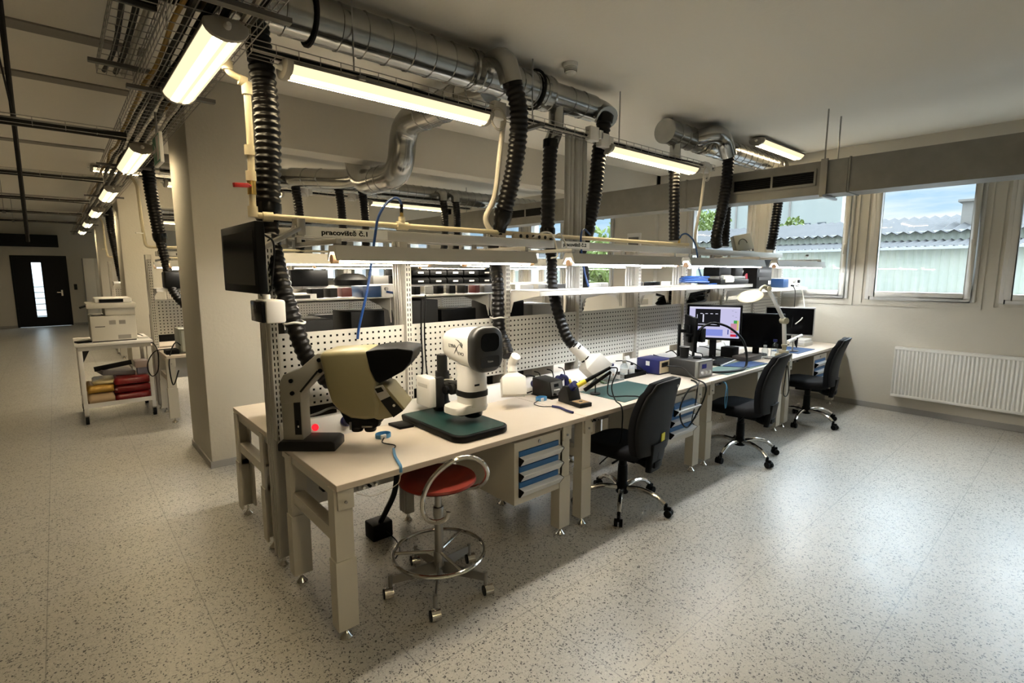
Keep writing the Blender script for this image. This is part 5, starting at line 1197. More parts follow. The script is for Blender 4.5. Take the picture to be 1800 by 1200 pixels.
def bottle(x, y, z, h, r, label, m, capm, lab=True, spout=False, group='bottles on the benches'):
    t = thing('bottle', label, 'bottle', (x, y, z), 0, group)
    MB().lathe([(r*.9, 0), (r, .006), (r, h*.62), (r*.8, h*.74), (r*.42, h*.82), (r*.42, h*.88)], n=20).build('body', m, t)
    MB().lathe([(r*.5, h*.86), (r*.5, h), (0, h)], n=18).build('cap', capm, t)
    if lab: MB().lathe([(r*1.01, h*.15), (r*1.01, h*.5)], n=20).build('paper_label', PAPER, t)
    if spout: MB().tube(spline([(0, 0, h), (0, 0, h+.03), (.02, -.01, h+.05), (.05, -.03, h+.045)], .01), .004, 6).build('spout', WHITE, t)
    return t
FROST = mat('frosted_plastic', (.62, .64, .66), .35)
bottle(3.60, 2.76, TZ, .13, .03, 'frosted bottle with a blue cap behind the clear box', FROST, BLUEP)
bottle(3.53, 2.835, TZ, .12, .03, 'frosted bottle close to the trunking, left of the blue capped one', FROST, WHITE, False)
bottle(3.73, 2.73, TZ+.006, .14, .034, 'clear labelled jar in the black tray', CLEAR, mat('olive_cap', (.16, .15, .12), .5))
bottle(3.86, 2.74, TZ+.006, .10, .026, 'smaller white labelled bottle in the black tray', FROST, BLACK)
b = MB(); b.obox((3.93, 2.83, TZ+.085), (.06, .02, .14), (math.radians(-20), 0, 0)); single(b, 'leaning_card', PAPER, 'white card leaning on the trunking left of the blue station', 'card')
cable('black leads curving over the black bottle tray', [(3.78, 2.86, .89), (3.88, 2.82, .885), (3.95, 2.76, .85), (3.985, 2.70, .80), (4.0, 2.66, .775)], .005)
# blue station, tweezers
BS = thing('hot_air_station', 'blue boxy rework station with a cream front, on the second bench', 'station', (4.13, 2.68, TZ))
W(BS).box(4.02, 4.24, 2.56, 2.80, TZ+.006, TZ+.135).build('case', BLUEP, BS, bevel=.005)
W(BS).box(4.03, 4.23, 2.553, 2.560, TZ+.015, TZ+.125).build('front_panel', mat('cream_panel', (.62, .52, .34), .5), BS)
W(BS).box(4.05, 4.15, 2.5515, 2.553, TZ+.07, TZ+.11).build('print_block', DGREY, BS)
W(BS).box(4.0185, 4.02, 2.66, 2.70, TZ+.075, TZ+.115).build('white_label', PAPER, BS)
for k in range(2): W(BS).cyl((4.18+.03*k, 2.553, TZ+.05), (4.18+.03*k, 2.535, TZ+.05), .012, n=14).build('knob', BLACK, BS)
W(BS).box(4.03, 4.23, 2.57, 2.79, TZ, TZ+.006).build('foot', RUBBER, BS)
t = thing('hot_air_gun', 'blue handpiece with an orange tip lying before the blue station', 'handpiece', (4.2, 2.48, TZ)); b = W(t); b.tube([(4.20, 2.50, TZ+.10), (4.24, 2.45, TZ+.095)], [.014, .018], 12); b.build('tip', ORANGE, t); b = W(t); b.tube([(4.24, 2.45, TZ+.095), (4.33, 2.34, TZ+.085), (4.36, 2.30, TZ+.06)], [.030, .032, .026], 14); b.build('barrel', BLUEP, t); b = W(t); b.box(4.19, 4.25, 2.44, 2.52, TZ, TZ+.07); b.build('rest', BLUEP, t)
# grey generator box
GP = thing('generator_unit', 'large dark grey generator box with a pale front, near the bench edge', 'generator', (4.24, 2.37, TZ), math.radians(-3))
MB().box(-.10, .13, -.10, .165, .008, .150).build('case', mat('generator_grey', (.03, .029, .027), .5), GP, bevel=.004)
MB().box(-.105, .135, -.135, -.10, .004, .155).build('front_frame', mat('generator_front', (.2, .2, .185), .45), GP, bevel=.01)
MB().box(-.08, .11, -.137, -.135, .02, .14).build('front_panel', mat('generator_panel', (.42, .42, .46), .45), GP)
for k in range(3): MB().cyl((-.05+.06*k, -.137, .05), (-.05+.06*k, -.15, .05), .014, n=14).build('knob', SILVER, GP)
MB().box(-.05, .02, -.139, -.137, .085, .125).build('display', mat('blue_display', (.05, .06, .35), .3), GP)
for sx in (-.08, .11): MB().box(sx-.01, sx+.01, -.11, .15, 0, .008).build('foot', RUBBER, GP)
PCUP = thing('pen_cup', 'dark mesh pen cup standing on the grey generator box', 'pen cup', (4.27, 2.46, TZ+.150)); MB().tube([(0, 0, 0), (0, 0, .10)], [.036, .044], 20).build('cup', DGREY, PCUP); MB().tube([(.045*math.cos(a*PI/10), .045*math.sin(a*PI/10), .10) for a in range(20)], .003, 6, closed=True).build('rim', STEEL, PCUP)
b = MB(); b.obox((4.32, 2.36, TZ+.158), (.10, .07, .012), (0, 0, .5)); single(b, 'flat_adapter', BLACK, 'flat black adapter on the grey generator box, before the cup', 'adapter', bevel=.003)
cable('thick black cable loop hanging from the blue station over the drawer unit', [(4.05, 2.50, TZ+.09), (4.10, 2.38, TZ+.085), (4.02, 2.22, TZ+.03), (3.98, 2.09, TZ+.0), (3.94, 2.075, .66), (3.80, 2.085, .50), (3.70, 2.085, .46), (3.61, 2.085, .54), (3.60, 2.085, .66), (3.72, 2.09, TZ-.005), (3.88, 2.11, TZ+.008), (3.98, 2.18, TZ+.010), (4.02, 2.24, TZ+.008)], .0065, None, .02)
cable('thin black cable hanging down before the second drawer unit', [(4.10, 2.28, TZ+.01), (4.0, 2.16, TZ+.012), (3.86, 2.09, TZ+.0), (3.82, 2.085, .62), (3.78, 2.085, .50), (3.82, 2.085, .46)], .004)
# side-on screen on a pole
S1 = thing('monitor', 'black screen seen edge-on on a dark pole, behind the grey generator box', 'monitor', (4.62, 2.60, TZ), math.radians(43))
MB().box(-.20, .20, -.012, .022, .17, .50).build('panel', BLACK, S1, bevel=.006); MB().box(-.185, .185, -.014, -.012, .19, .485).build('screen', BLACKS, S1)
MB().box(-.10, .10, .022, .050, .25, .42).build('rear_shell', BLACK, S1, bevel=.01)
MB().box(-.02, .02, .05, .10, .34, .37).box(-.02, .02, .10, .125, .0, .42).build('pole', BLACK, S1, bevel=.003); MB().box(-.10, .10, .02, .20, 0, .010).build('foot', BLACK, S1)
# lit screen
def monitor(label, loc, rz, w, h, zb, rim=.02, depth=.03, m=None, rimm=None, group=None):
    t = thing('monitor', label, 'monitor', loc, rz, group); rm = rimm or BLACK
    MB().box(-w/2, w/2, -depth/2, depth/2, zb, zb+h).build('frame', rm, t, bevel=.005)
    s = MB().box(-w/2+rim, w/2-rim, -depth/2-.0015, -depth/2, zb+rim*1.2, zb+h-rim).build('screen', m or BLACKS, t)
    MB().box(-w*.25, w*.25, depth/2, depth/2+.03, zb+h*.25, zb+h*.75).build('rear_shell', BLACK, t, bevel=.01)
    MB().box(-.035, .035, depth/2+.005, depth/2+.035, .0, zb+h*.5).build('neck', BLACK, t); MB().prism([(x, y+.04) for x, y in rrect(.24, .18, .06)], 'z', 0, .010).build('foot', BLACK, t)
    return t, s
def face(az): return az-PI/2+PI   # rotation that turns the local -y face towards azimuth az+180
LM, LS_ = monitor('lit computer screen showing a black picture and coloured blocks', (5.24, 2.69, TZ), math.radians(27.5-90), .545, .375, .205, .022, m=glow('screen_lilac', (.60, .58, .84), .30))
def sq(u0, u1, v0, v1, m, nm, k=1):
    w, h = .501, .3266; x0 = -.2505; z0 = .205+.0264
    MB().box(x0+u0*w, x0+u1*w, -.0165-.0004*k-.0005, -.0165-.0004*k, z0+v0*h, z0+v1*h).build(nm, m, LS_)
sq(.0, 1, .95, 1.0, glow('screen_white', (.78, .77, .92), .30), 'menu_bar'); sq(.12, .62, .36, .93, glow('screen_black', (.012, .012, .014), .30), 'picture'); sq(0, .68, .06, .27, glow('screen_blue', (.25, .30, .75), .30), 'lower_pane')
for k in range(4): sq(.22+.1*k, .27+.1*k, .77, .79, glow('screen_white', (.78, .77, .92), .30), 'bright_bar', 2)
sq(.155, .165, .45, .75, glow('screen_white', (.78, .77, .92), .30), 'scale_bar', 2); sq(.27, .295, .5, .76, glow('screen_white', (.78, .77, .92), .30), 'bright_spot', 2); sq(.18, .56, .42, .44, glow('screen_white', (.78, .77, .92), .30), 'bright_line', 2)
sq(.83, .95, .16, .48, glow('screen_pink', (.62, .28, .38), .30), 'pink_block'); sq(.95, .985, .26, .58, glow('screen_yellow', (.65, .58, .16), .30), 'yellow_block'); sq(.885, .95, .48, .58, glow('screen_green', (.06, .38, .09), .30), 'green_block'); sq(.83, .94, .05, .13, glow('screen_red', (.62, .03, .06), .30), 'red_block'); sq(.775, .795, .12, .28, glow('screen_dark_blue', (.05, .07, .32), .30), 'blue_column'); sq(.94, .975, .05, .13, glow('screen_dark_blue', (.05, .07, .32), .30), 'blue_block')
for k, (u, v) in enumerate(((.84, .88), (.90, .84), (.85, .72), (.91, .68))): sq(u, u+.03, v, v+.012, glow('screen_grey', (.30, .30, .38), .30), 'tick_mark')
monitor('large black screen behind the round lamp', (5.86, 2.50, TZ), math.radians(22.5-90), .545, .385, .085, .012)
monitor('black screen with a grey rim, standing by the window wall', (6.98, 2.58, TZ), math.radians(20-90), .56, .36, .125, .014, rimm=mat('monitor_rim', (.30, .30, .29), .4))
# keyboard, mats, paper
t = thing('keyboard', 'dark keyboard in front of the lit screen', 'keyboard', (5.06, 2.50, TZ+.004), math.radians(8)); MB().box(-.22, .22, -.07, .07, 0, .018).build('body', DGREY, t, bevel=.003)
b = MB()
for r_ in range(5):
    for c_ in range(15): b.box(-.212+.0283*c_, -.188+.0283*c_, -.060+.0245*r_, -.039+.0245*r_, .018, .023)
b.build('keys', BLACK, t); MB().box(-.22, .22, -.085, -.07, .002, .012).build('palm_edge', SILVER, t)
b = MB(); b.prism([(4.46, 2.42), (5.40, 2.42), (5.40, 2.15), (4.50, 2.15)], 'z', TZ, TZ+.003); single(b, 'work_mat', mat('grey_green_mat', (.085, .15, .13), .5), 'greyish green work mat beside the keyboard', 'mat')
b = MB(); b.prism([(4.86, 2.40), (5.36, 2.38), (5.36, 2.16), (5.0, 2.18)], 'z', TZ+.0035, TZ+.008); single(b, 'blue_folder', mat('deep_blue', (.012, .045, .15), .4), 'blue folder lying on the greyish mat, in front of the lit screen', 'folder')
b = MB(); b.obox((4.58, 2.52, TZ+.012), (.10, .07, .022), (0, 0, .3)); single(b, 'note_pad', mat('pale_yellow_paper', (.62, .60, .30), .7), 'pale yellow note pad by the keyboard', 'note pad')
b = MB(); b.obox((4.66, 2.66, TZ+.04), (.16, .12, .08), (0, 0, .4)); single(b, 'paper_heap', PAPER, 'white box of papers below the edge-on screen', 'box', bevel=.004)
CAMH = thing('endoscope_probe', 'black gooseneck probe arching in front of the lit screen', 'probe', (4.50, 2.50, TZ))
b = W(CAMH); b.tube(spline([(4.35, 2.26, TZ+.03), (4.55, 2.20, TZ+.018), (4.78, 2.17, TZ+.012), (4.92, 2.18, TZ+.03), (4.96, 2.20, TZ+.14), (4.92, 2.23, TZ+.28), (4.80, 2.31, TZ+.40), (4.66, 2.40, TZ+.445), (4.56, 2.45, TZ+.41), (4.53, 2.47, TZ+.36)], .02), .0115, 10); b.build('gooseneck', CABLE, CAMH)
b = W(CAMH); b.tube([(4.53, 2.47, TZ+.38), (4.49, 2.49, TZ+.22)], [.020, .017], 12); b.build('grip', BLACK, CAMH)
b = W(CAMH); b.obox((4.57, 2.46, TZ+.33), (.06, .05, .13)); b.obox((4.47, 2.52, TZ+.335), (.10, .03, .025), (0, 0, -.5)); b.build('camera_head', BLACK, CAMH, bevel=.005)
b = W(CAMH); b.lathe([(.05, 0), (.05, .012), (.014, .02), (.012, .24)], (4.50, 2.50, TZ), 18); b.build('stand', BLACK, CAMH)
rng = random.Random(11)
for i in range(6):
    x = 4.35+.22*i; cable(['black cable curled behind the edge-on screen', 'black cable below the lit screen, leftmost', 'black cable crossing under the lit screen', 'black cable beside the foot of the lit screen', 'black cable trailing from the lit screen', 'black cable before the large black screen'][i], [(x, 2.84, .89), (x+.06, 2.80, .86+rng.uniform(-.03, .05)), (x+.10, 2.74, .80+rng.uniform(0, .06)), (x+.02, 2.68, .79), (x+.14, 2.66, .785)], .005, None, .015, 'cables under the screens')
boxthing('dark_box', 'black box standing right of the lit screen', 'box', BLACK, 5.44, 5.58, 2.56, 2.70, TZ, TZ+.11)
boxthing('dark_case', 'dark open case in front of the large black screen', 'case', mat('dark_brown_case', (.04, .03, .026), .5), 5.30, 5.62, 2.33, 2.50, TZ+.004, TZ+.05)
bottle(5.90, 2.31, TZ, .19, .040, 'clear bottle with a dark blue cap before the large black screen', CLEAR, BLUEP, False)
bottle(5.72, 2.34, TZ, .14, .034, 'small clear flask left of the blue capped bottle', CLEAR, mat('clear_cap', (.45, .47, .48), .3), False)
bottle(6.08, 2.32, TZ, .16, .036, 'clear bottle with a black cap, right of the blue capped one', CLEAR, BLACK, True)
# magnifier lamp
ML = thing('magnifier_lamp', 'cream magnifier lamp with a jointed arm on the last bench edge', 'lamp', (5.78, 2.17, TZ))
LC = mat('lamp_cream', (.33, .29, .19), .5)
b = W(ML); b.box(5.71, 5.84, 2.10, 2.23, TZ, TZ+.065); b.box(5.735, 5.815, 2.125, 2.205, TZ+.065, TZ+.10); b.build('clamp_base', LC, ML, bevel=.006)
b = W(ML); b.cyl((5.775, 2.165, TZ+.10), (5.775, 2.165, TZ+.155), .022, n=16); b.lathe([(0, 0), (.03, .01), (.03, .03), (0, .04)], (5.775, 2.165, TZ+.13), 16); b.build('swivel', LC, ML)
MANGL = mat('arm_grey', (.46, .44, .39), .45)
b = W(ML); b.bar((5.775, 2.165, TZ+.15), (5.76, 2.18, 1.175), .026, .036, (0, 1, 0)); b.build('lower_arm', MANGL, ML, bevel=.003)
b = W(ML); b.cyl((5.745, 2.15, 1.185), (5.775, 2.21, 1.185), .034, n=18); b.build('elbow_joint', LC, ML)
b = W(ML); b.bar((5.76, 2.18, 1.185), (5.60, 2.30, 1.525), .024, .034, (0, 1, 0)); b.build('upper_arm', MANGL, ML, bevel=.003)
b = W(ML); b.tube(spline([(5.60, 2.30, 1.53), (5.56, 2.32, 1.55), (5.52, 2.34, 1.53), (5.52, 2.35, 1.49)], .01), .014, 10); b.cyl((5.585, 2.28, 1.525), (5.615, 2.32, 1.525), .024, n=14); b.build('yoke', LC, ML)
m = Matrix.Rotation(math.radians(20), 3, Vector((-.66, -.75, 0))) @ Matrix.Rotation(math.radians(20), 3, Vector((.75, -.66, 0)))
b = MB(ML.location); b.lathe([(.0, -.018), (.075, -.018), (.122, -.012), (.128, .000), (.118, .010), (.05, .017), (0, .018)], (5.415, 2.40, 1.445), 30, m); b.build('lamp_head', LC, ML, smooth=.7)
b = MB(ML.location); b.lathe([(.0, -.0205), (.070, -.0205), (.07, -.018)], (5.415, 2.40, 1.445), 26, m); b.build('lens', mat('magnifier_lens', (.55, .58, .58), .08), ML)
t = thing('tape_roll', 'cream roll standing on the shelf beside the lamp head', 'roll', (5.42, 2.64, 1.565)); m = Matrix.Rotation(PI/2, 3, 'Y'); MB().lathe([(.022, -.16), (.048, -.16), (.048, .02), (.022, .02), (.022, -.16)], (.0, 0, .048), 22, m).build('roll', CREAM, t)
cable('black cables hanging before the third drawer unit', [(5.62, 2.30, TZ+.012), (5.66, 2.16, TZ+.012), (5.64, 2.085, TZ+.0), (5.60, 2.07, .60), (5.58, 2.07, .45), (5.66, 2.07, .40), (5.72, 2.07, .47), (5.68, 2.08, .70), (5.64, 2.12, TZ+.01)], .005)
# last bench: blue mat, small microscope, box, wrist strap
b = MB(); b.prism([(6.28, 2.50), (6.80, 2.50), (6.80, 2.20), (6.28, 2.20)], 'z', TZ, TZ+.006); single(b, 'work_mat', BLUEMAT, 'bright blue mat on the last bench', 'mat')
t = thing('glue_dispenser', 'small clear dispenser with a dark needle, on the bright blue mat', 'dispenser', (6.42, 2.30, TZ+.006)); b = W(t); b.cyl((6.42, 2.30, TZ+.006), (6.42, 2.30, TZ+.016), .05, n=20); b.cyl((6.40, 2.31, TZ+.016), (6.40, 2.31, TZ+.20), .008, n=10); b.build('stand', STEEL, t); b = W(t); b.tube([(6.44, 2.28, TZ+.05), (6.43, 2.285, TZ+.10), (6.43, 2.285, TZ+.17)], [.006, .018, .020], 12); b.build('needle_barrel', DGREY, t); b = W(t); b.tube([(6.30, 2.33, TZ+.12), (6.52, 2.26, TZ+.19)], [.024, .016], 12); b.build('body', WHITE, t)
boxthing('small_carton', 'white carton standing before the grey rimmed screen', 'carton', WHITE, 6.55, 6.68, 2.52, 2.66, TZ, TZ+.20)
t = thing('paper_tray', 'stack of grey trays with a black band by the window wall', 'trays', (7.05, 2.45, TZ)); W(t).box(6.92, 7.20, 2.36, 2.54, TZ, TZ+.05).build('tray', LIGHTGREY, t, bevel=.003); W(t).box(6.94, 7.18, 2.37, 2.53, TZ+.05, TZ+.085).build('tray', WHITE, t, bevel=.003)
cable('white cable arching from the meter box down to the last bench', [(7.06, 2.56, 1.53), (7.12, 2.52, 1.50), (7.16, 2.50, 1.38), (7.12, 2.46, 1.22), (7.0, 2.44, 1.12), (6.8, 2.44, 1.06)], .006, WCABLE)
cable('dark cable hanging from the meter box', [(7.0, 2.58, 1.53), (7.02, 2.55, 1.45), (7.0, 2.54, 1.25), (6.96, 2.54, 1.0)], .005)
cable('blue coiled cord hanging below the front edge of the third bench', [(4.36, 2.13, TZ-.03), (4.35, 2.085, TZ-.06), (4.33, 2.085, .60), (4.35, 2.085, .50), (4.37, 2.085, .58), (4.36, 2.085, .70), (4.37, 2.13, TZ-.04)], .0045, LBLUE)
# under the near bench
t = thing('power_adapter', 'black adapter block lying on the floor under the near bench', 'adapter', (1.42, 2.95, 0)); W(t).box(1.36, 1.50, 2.87, 2.99, 0, .11).build('block', BLACK, t, bevel=.01)
cable('thick black cable bundle arching under the near bench', [(1.00, 2.5, .56), (1.05, 2.5, .645), (1.18, 2.5, .675), (1.30, 2.55, .65), (1.40, 2.62, .56), (1.45, 2.74, .36), (1.44, 2.84, .20), (1.43, 2.90, .11)], .018, CABLE, .02)
cable('thin black lead on the floor under the near bench', [(1.44, 2.86, .06), (1.48, 2.80, .006), (1.44, 2.68, .006), (1.36, 2.60, .006)], .004)
t = thing('ground_box', 'small black box hanging under the left end of the near bench', 'box', (.97, 2.55, .60)); W(t).box(.93, 1.01, 2.52, 2.58, .58, .66).build('box', BLACK, t, bevel=.006); W(t).cyl((.97, 2.55, .66), (.97, 2.55, .74), .006, n=8).build('stem', STEEL, t)
ck = [(1.0, 2.10), (2.60, 2.10), (4.30, 2.10), (6.05, 2.10)]
for i, (x, y) in enumerate(ck):
    t = thing('earth_socket_bar', 'small earthing socket bar under the front edge of the '+['first', 'second', 'third', 'fourth'][i]+' near bench', 'socket bar', (x, y+.05, TZ-.06), 0, 'earthing socket bars')
    W(t).box(x-.05, x+.05, 2.135, 2.16, TZ-.060, TZ-.030).build('bar', STEEL, t)
    for k in range(3): W(t).cyl((x-.03+.03*k, 2.135, TZ-.045), (x-.03+.03*k, 2.118, TZ-.045), .007, n=10).build('stud', BLACK if k == 1 else CHROME, t)
# display on the first post
TD = thing('display_tablet', 'black touch display on a bracket at the near end of the first rail', 'display', (.74, 2.9, 1.59))
W(TD).box(.702, .745, 2.575, 3.215, 1.595, 1.930).build('case', BLACK, TD, bevel=.006)
W(TD).box(.7005, .7022, 2.615, 3.175, 1.635, 1.890).build('screen', mat('dark_screen', (.03, .031, .033), .12), TD)
W(TD).box(.745, .775, 2.78, 3.02, 1.68, 1.85).build('rear_shell', DGREY, TD, bevel=.008)
b = W(TD); b.bar((.78, 2.88, 1.80), (1.02, 2.91, 1.935), .05, .022); b.box(1.0, 1.045, 2.885, 2.965, 1.895, 1.985); b.build('bracket', STEEL, TD, bevel=.002)
cable('black cable looping down from the back of the touch display', [(.78, 2.72, 1.88), (.83, 2.74, 1.84), (.84, 2.80, 1.72), (.83, 2.84, 1.60), (.79, 2.84, 1.575), (.775, 2.83, 1.62)], .005)
CB_ = thing('control_unit', 'white control unit with a black face below the touch display', 'control unit', (.78, 2.8, 1.43)); W(CB_).box(.755, .85, 2.67, 2.86, 1.445, 1.560).build('body', WHITE, CB_, bevel=.012); W(CB_).box(.735, .757, 2.68, 2.86, 1.450, 1.555).build('face', BLACKS, CB_, bevel=.006); W(CB_).box(.7335, .7355, 2.76, 2.80, 1.515, 1.535).build('small_display', MGREY, CB_); W(CB_).cyl((.79, 2.77, 1.56), (.79, 2.77, 1.585), .018, n=14).build('dial', WHITE, CB_)

# ================================================================== THINGS ON THE SHELVES AND ON THE ISLANDS BEHIND
SZ, FZ, BZ = 1.565, 1.53, 1.50
# blue air hoses
t = thing('air_hose', 'blue air hose looping from the brass coupling down behind the first bench lamp', 'hose', (1.69, 2.98, 2.08), 0, 'blue air hoses')
W(t).tube(spline([(1.69, 2.985, 2.08), (1.68, 2.97, 2.13), (1.62, 2.93, 2.15), (1.54, 2.89, 2.11), (1.47, 2.87, 2.02), (1.44, 2.865, 1.9), (1.42, 2.865, 1.79), (1.376, 2.86, 1.59), (1.335, 2.90, 1.37), (1.33, 2.915, 1.30)], .02), .008, 8).build('hose', BLUEC, t)
b = W(t); b.cyl((1.69, 2.985, 2.07), (1.685, 2.975, 2.12), .011, n=10); b.build('ferrule', CABLE, t)
t = thing('air_hose', 'short blue air hose hanging from the blue and white meter', 'hose', (1.68, 3.2, 1.56), 0, 'blue air hoses')
W(t).tube(spline([(1.66, 3.16, 1.565), (1.70, 3.12, 1.55), (1.735, 3.11, 1.47), (1.76, 3.10, 1.36), (1.77, 3.10, 1.28)], .02), .008, 8).build('hose', BLUEC, t)
t = thing('air_hose', 'blue air hose hanging past the shelf near the second sign plate', 'hose', (3.4, 2.9, 1.95), 0, 'blue air hoses')
W(t).tube(spline([(3.55, 3.0, 2.02), (3.44, 2.98, 2.06), (3.36, 2.94, 1.98), (3.34, 2.90, 1.80), (3.36, 2.88, 1.66), (3.38, 2.86, 1.575)], .02), .008, 8).build('hose', BLUEC, t)
t = thing('air_hose', 'dark blue air hose arching from the brass fitting near the flat duct', 'hose', (4.9, 2.95, 2.0), 0, 'blue air hoses')
W(t).tube(spline([(4.93, 2.96, 2.03), (4.96, 2.95, 2.08), (5.03, 2.93, 2.09), (5.12, 2.90, 2.02), (5.16, 2.88, 1.90), (5.17, 2.86, 1.75), (5.20, 2.82, 1.60)], .02), .009, 8).build('hose', mat('dark_blue_hose', (.02, .07, .19), .4), t)
W(t).cyl((4.93, 2.96, 1.995), (4.93, 2.96, 2.04), .012, n=8).build('brass_fitting', BRASS, t)
t = thing('air_hose', 'coil of bright blue tubing lying on the shelf', 'hose', (4.9, 2.7, SZ), 0, 'blue air hoses')
rng = random.Random(2); pts = []
for k in range(40):
    a = k*.62; r = .9+.12*rng.uniform(-1, 1); pts.append((4.86+.26*r*math.cos(a), 2.72+.085*r*math.sin(a), SZ+.010+.0016*k+.018*abs(math.sin(a*.5))))
W(t).tube(spline(pts, .02), .0075, 7).build('hose', BLUEC, t)
cable('end of the blue tubing trailing along the shelf', [(5.02, 2.66, SZ+.008), (5.2, 2.64, SZ+.010), (5.34, 2.66, SZ+.008)], .006, BLUEC)
# front shelf, near the windows
boxthing('receiver', 'flat black device with a grey front at the bottom of the pile on the shelf', 'device', BLACK, 5.16, 5.80, 2.60, 2.86, SZ, SZ+.055, group='devices on the front shelf')
boxthing('receiver', 'pale grey device lying on the flat black one', 'device', MGREY, 5.22, 5.76, 2.62, 2.86, SZ+.056, SZ+.085, group='devices on the front shelf')
boxthing('control_box', 'dark box standing on the pale grey device, left', 'device', BLACK, 5.24, 5.50, 2.66, 2.84, SZ+.086, SZ+.235, group='devices on the front shelf')
boxthing('control_box', 'dark box standing on the pale grey device, right', 'device', DGREY, 5.60, 5.78, 2.66, 2.84, SZ+.086, SZ+.225, group='devices on the front shelf')
cable('black wires dangling from the pile of devices', [(5.20, 2.60, SZ+.07), (5.12, 2.58, SZ+.05), (5.10, 2.58, SZ+.09), (5.2, 2.59, SZ+.085)], .004)
b = MB(); b.obox((5.84, 2.72, SZ+.075), (.14, .02, .13), (.3, .2, .6)); single(b, 'crumpled_paper', PAPER, 'white crumpled sheet right of the device pile', 'paper')
b = MB(); b.obox((5.87, 2.66, SZ+.055), (.05, .014, .11), (.1, .5, .8)); single(b, 'red_tag', mat('pink_red', (.60, .06, .10), .5), 'pinkish red tag before the crumpled sheet', 'tag')
PCT = thing('computer_tower', 'black computer tower with small labels, left of the broad post', 'computer', (6.30, 2.75, BZ), 0)
W(PCT).box(6.10, 6.50, 2.64, 2.90, BZ+.004, BZ+.36).build('case', BLACK, PCT, bevel=.004)
for z in (.10, .19, .26): W(PCT).box(6.14, 6.46, 2.634, 2.640, BZ+z, BZ+z+.035).build('drive_front', DGREY, PCT)
W(PCT).box(6.40, 6.46, 2.632, 2.636, BZ+.05, BZ+.09).build('white_label', PAPER, PCT)
W(PCT).box(6.17, 6.22, 2.632, 2.634, BZ+.275, BZ+.29).build('small_label', PAPER, PCT)
bpn = thing('broad_post', 'broad pale grey post panel beside the black computer tower', 'post', (6.60, 2.9, BZ)); W(bpn).box(6.52, 6.70, 2.84, 2.90, BZ, 1.84).build('panel', mat('post_blue_grey', (.42, .45, .47), .45), bpn, bevel=.003)
MT = thing('meter_box', 'white meter box with a blue side and dials, on the shelf near the windows', 'meter', (7.05, 2.7, BZ))
W(MT).box(6.82, 7.34, 2.62, 2.80, BZ+.004, BZ+.115).build('case', WHITE, MT, bevel=.004); W(MT).box(6.80, 6.96, 2.612, 2.80, BZ+.004, BZ+.112).build('blue_side', mat('meter_blue', (.007, .035, .105), .4), MT, bevel=.003)
for x in (7.14, 7.28): W(MT).cyl((x, 2.62, BZ+.075), (x, 2.60, BZ+.075), .022, n=16).build('dial', STEEL if x < 7.2 else BLACK, MT)
for x in (7.06, 7.22): W(MT).cyl((x, 2.62, BZ+.025), (x, 2.585, BZ+.02), .012, n=10).build('plug', BLACK, MT)
FN = thing('tilted_fan_box', 'pale tilted square device standing on the rail before the windows', 'device', (6.40, 2.98, 1.95)); M4 = Euler((math.radians(-12), math.radians(-10), math.radians(-25))).to_matrix()
b = MB(); b.obox((0, 0, .10), (.25, .07, .20), M4); b.build('case', mat('pale_grey_green', (.42, .43, .38), .5), FN, bevel=.006); b = MB(); b.tube([M4 @ Vector((.06*math.cos(a*PI/10), -.037, .06*math.sin(a*PI/10)))+Vector((-.02, 0, .08)) for a in range(11)], .004, 6); b.build('arc_mark', DGREY, FN)
b = MB(); b.prism([(6.2, 2.9), (6.6, 2.9), (6.6, 3.06), (6.2, 3.06)], 'z', 1.946, 1.952); single(b, 'bracket_plate', STEEL, 'flat plate under the tilted square device', 'plate')
cable('black cable arching behind the tilted device', [(6.52, 3.0, 2.02), (6.62, 3.0, 2.06), (6.70, 2.98, 2.0), (6.70, 2.97, 1.95)], .006)
b = MB(); b.bar((6.9, 2.40, 1.895), (7.5, 2.62, 1.90), .03, .02); single(b, 'mounting_arm', mat('arm_bronze', (.22, .20, .17), .5), 'dark mounting arm above the last bench lamp', 'arm')
cable('white cables looping over the rail at the second sign plate', [(2.78, 2.92, 1.955), (2.86, 2.89, 2.0), (2.95, 2.88, 1.99), (2.99, 2.87, 1.90), (2.93, 2.80, 1.82), (2.80, 2.74, 1.80)], .006, WCABLE)
cable('second white cable drooping by the second sign plate', [(3.0, 2.92, 1.96), (3.05, 2.89, 2.0), (3.09, 2.87, 1.93), (3.08, 2.80, 1.83), (3.06, 2.6, 1.80), (2.98, 2.45, 1.80), (2.85, 2.42, 1.81)], .006, WCABLE)
t = thing('socket_strip', 'beige socket strip lying on the rail, left of the second sign plate', 'socket strip', (2.80, 2.96, 1.946)); W(t).box(2.62, 2.98, 2.935, 2.985, 1.946, 1.985).build('body', mat('beige_plastic', (.55, .48, .36), .5), t, bevel=.004)
for k in range(5): W(t).cyl((2.67+.065*k, 2.935, 1.966), (2.67+.065*k, 2.932, 1.966), .014, n=12).build('outlet', DGREY, t)
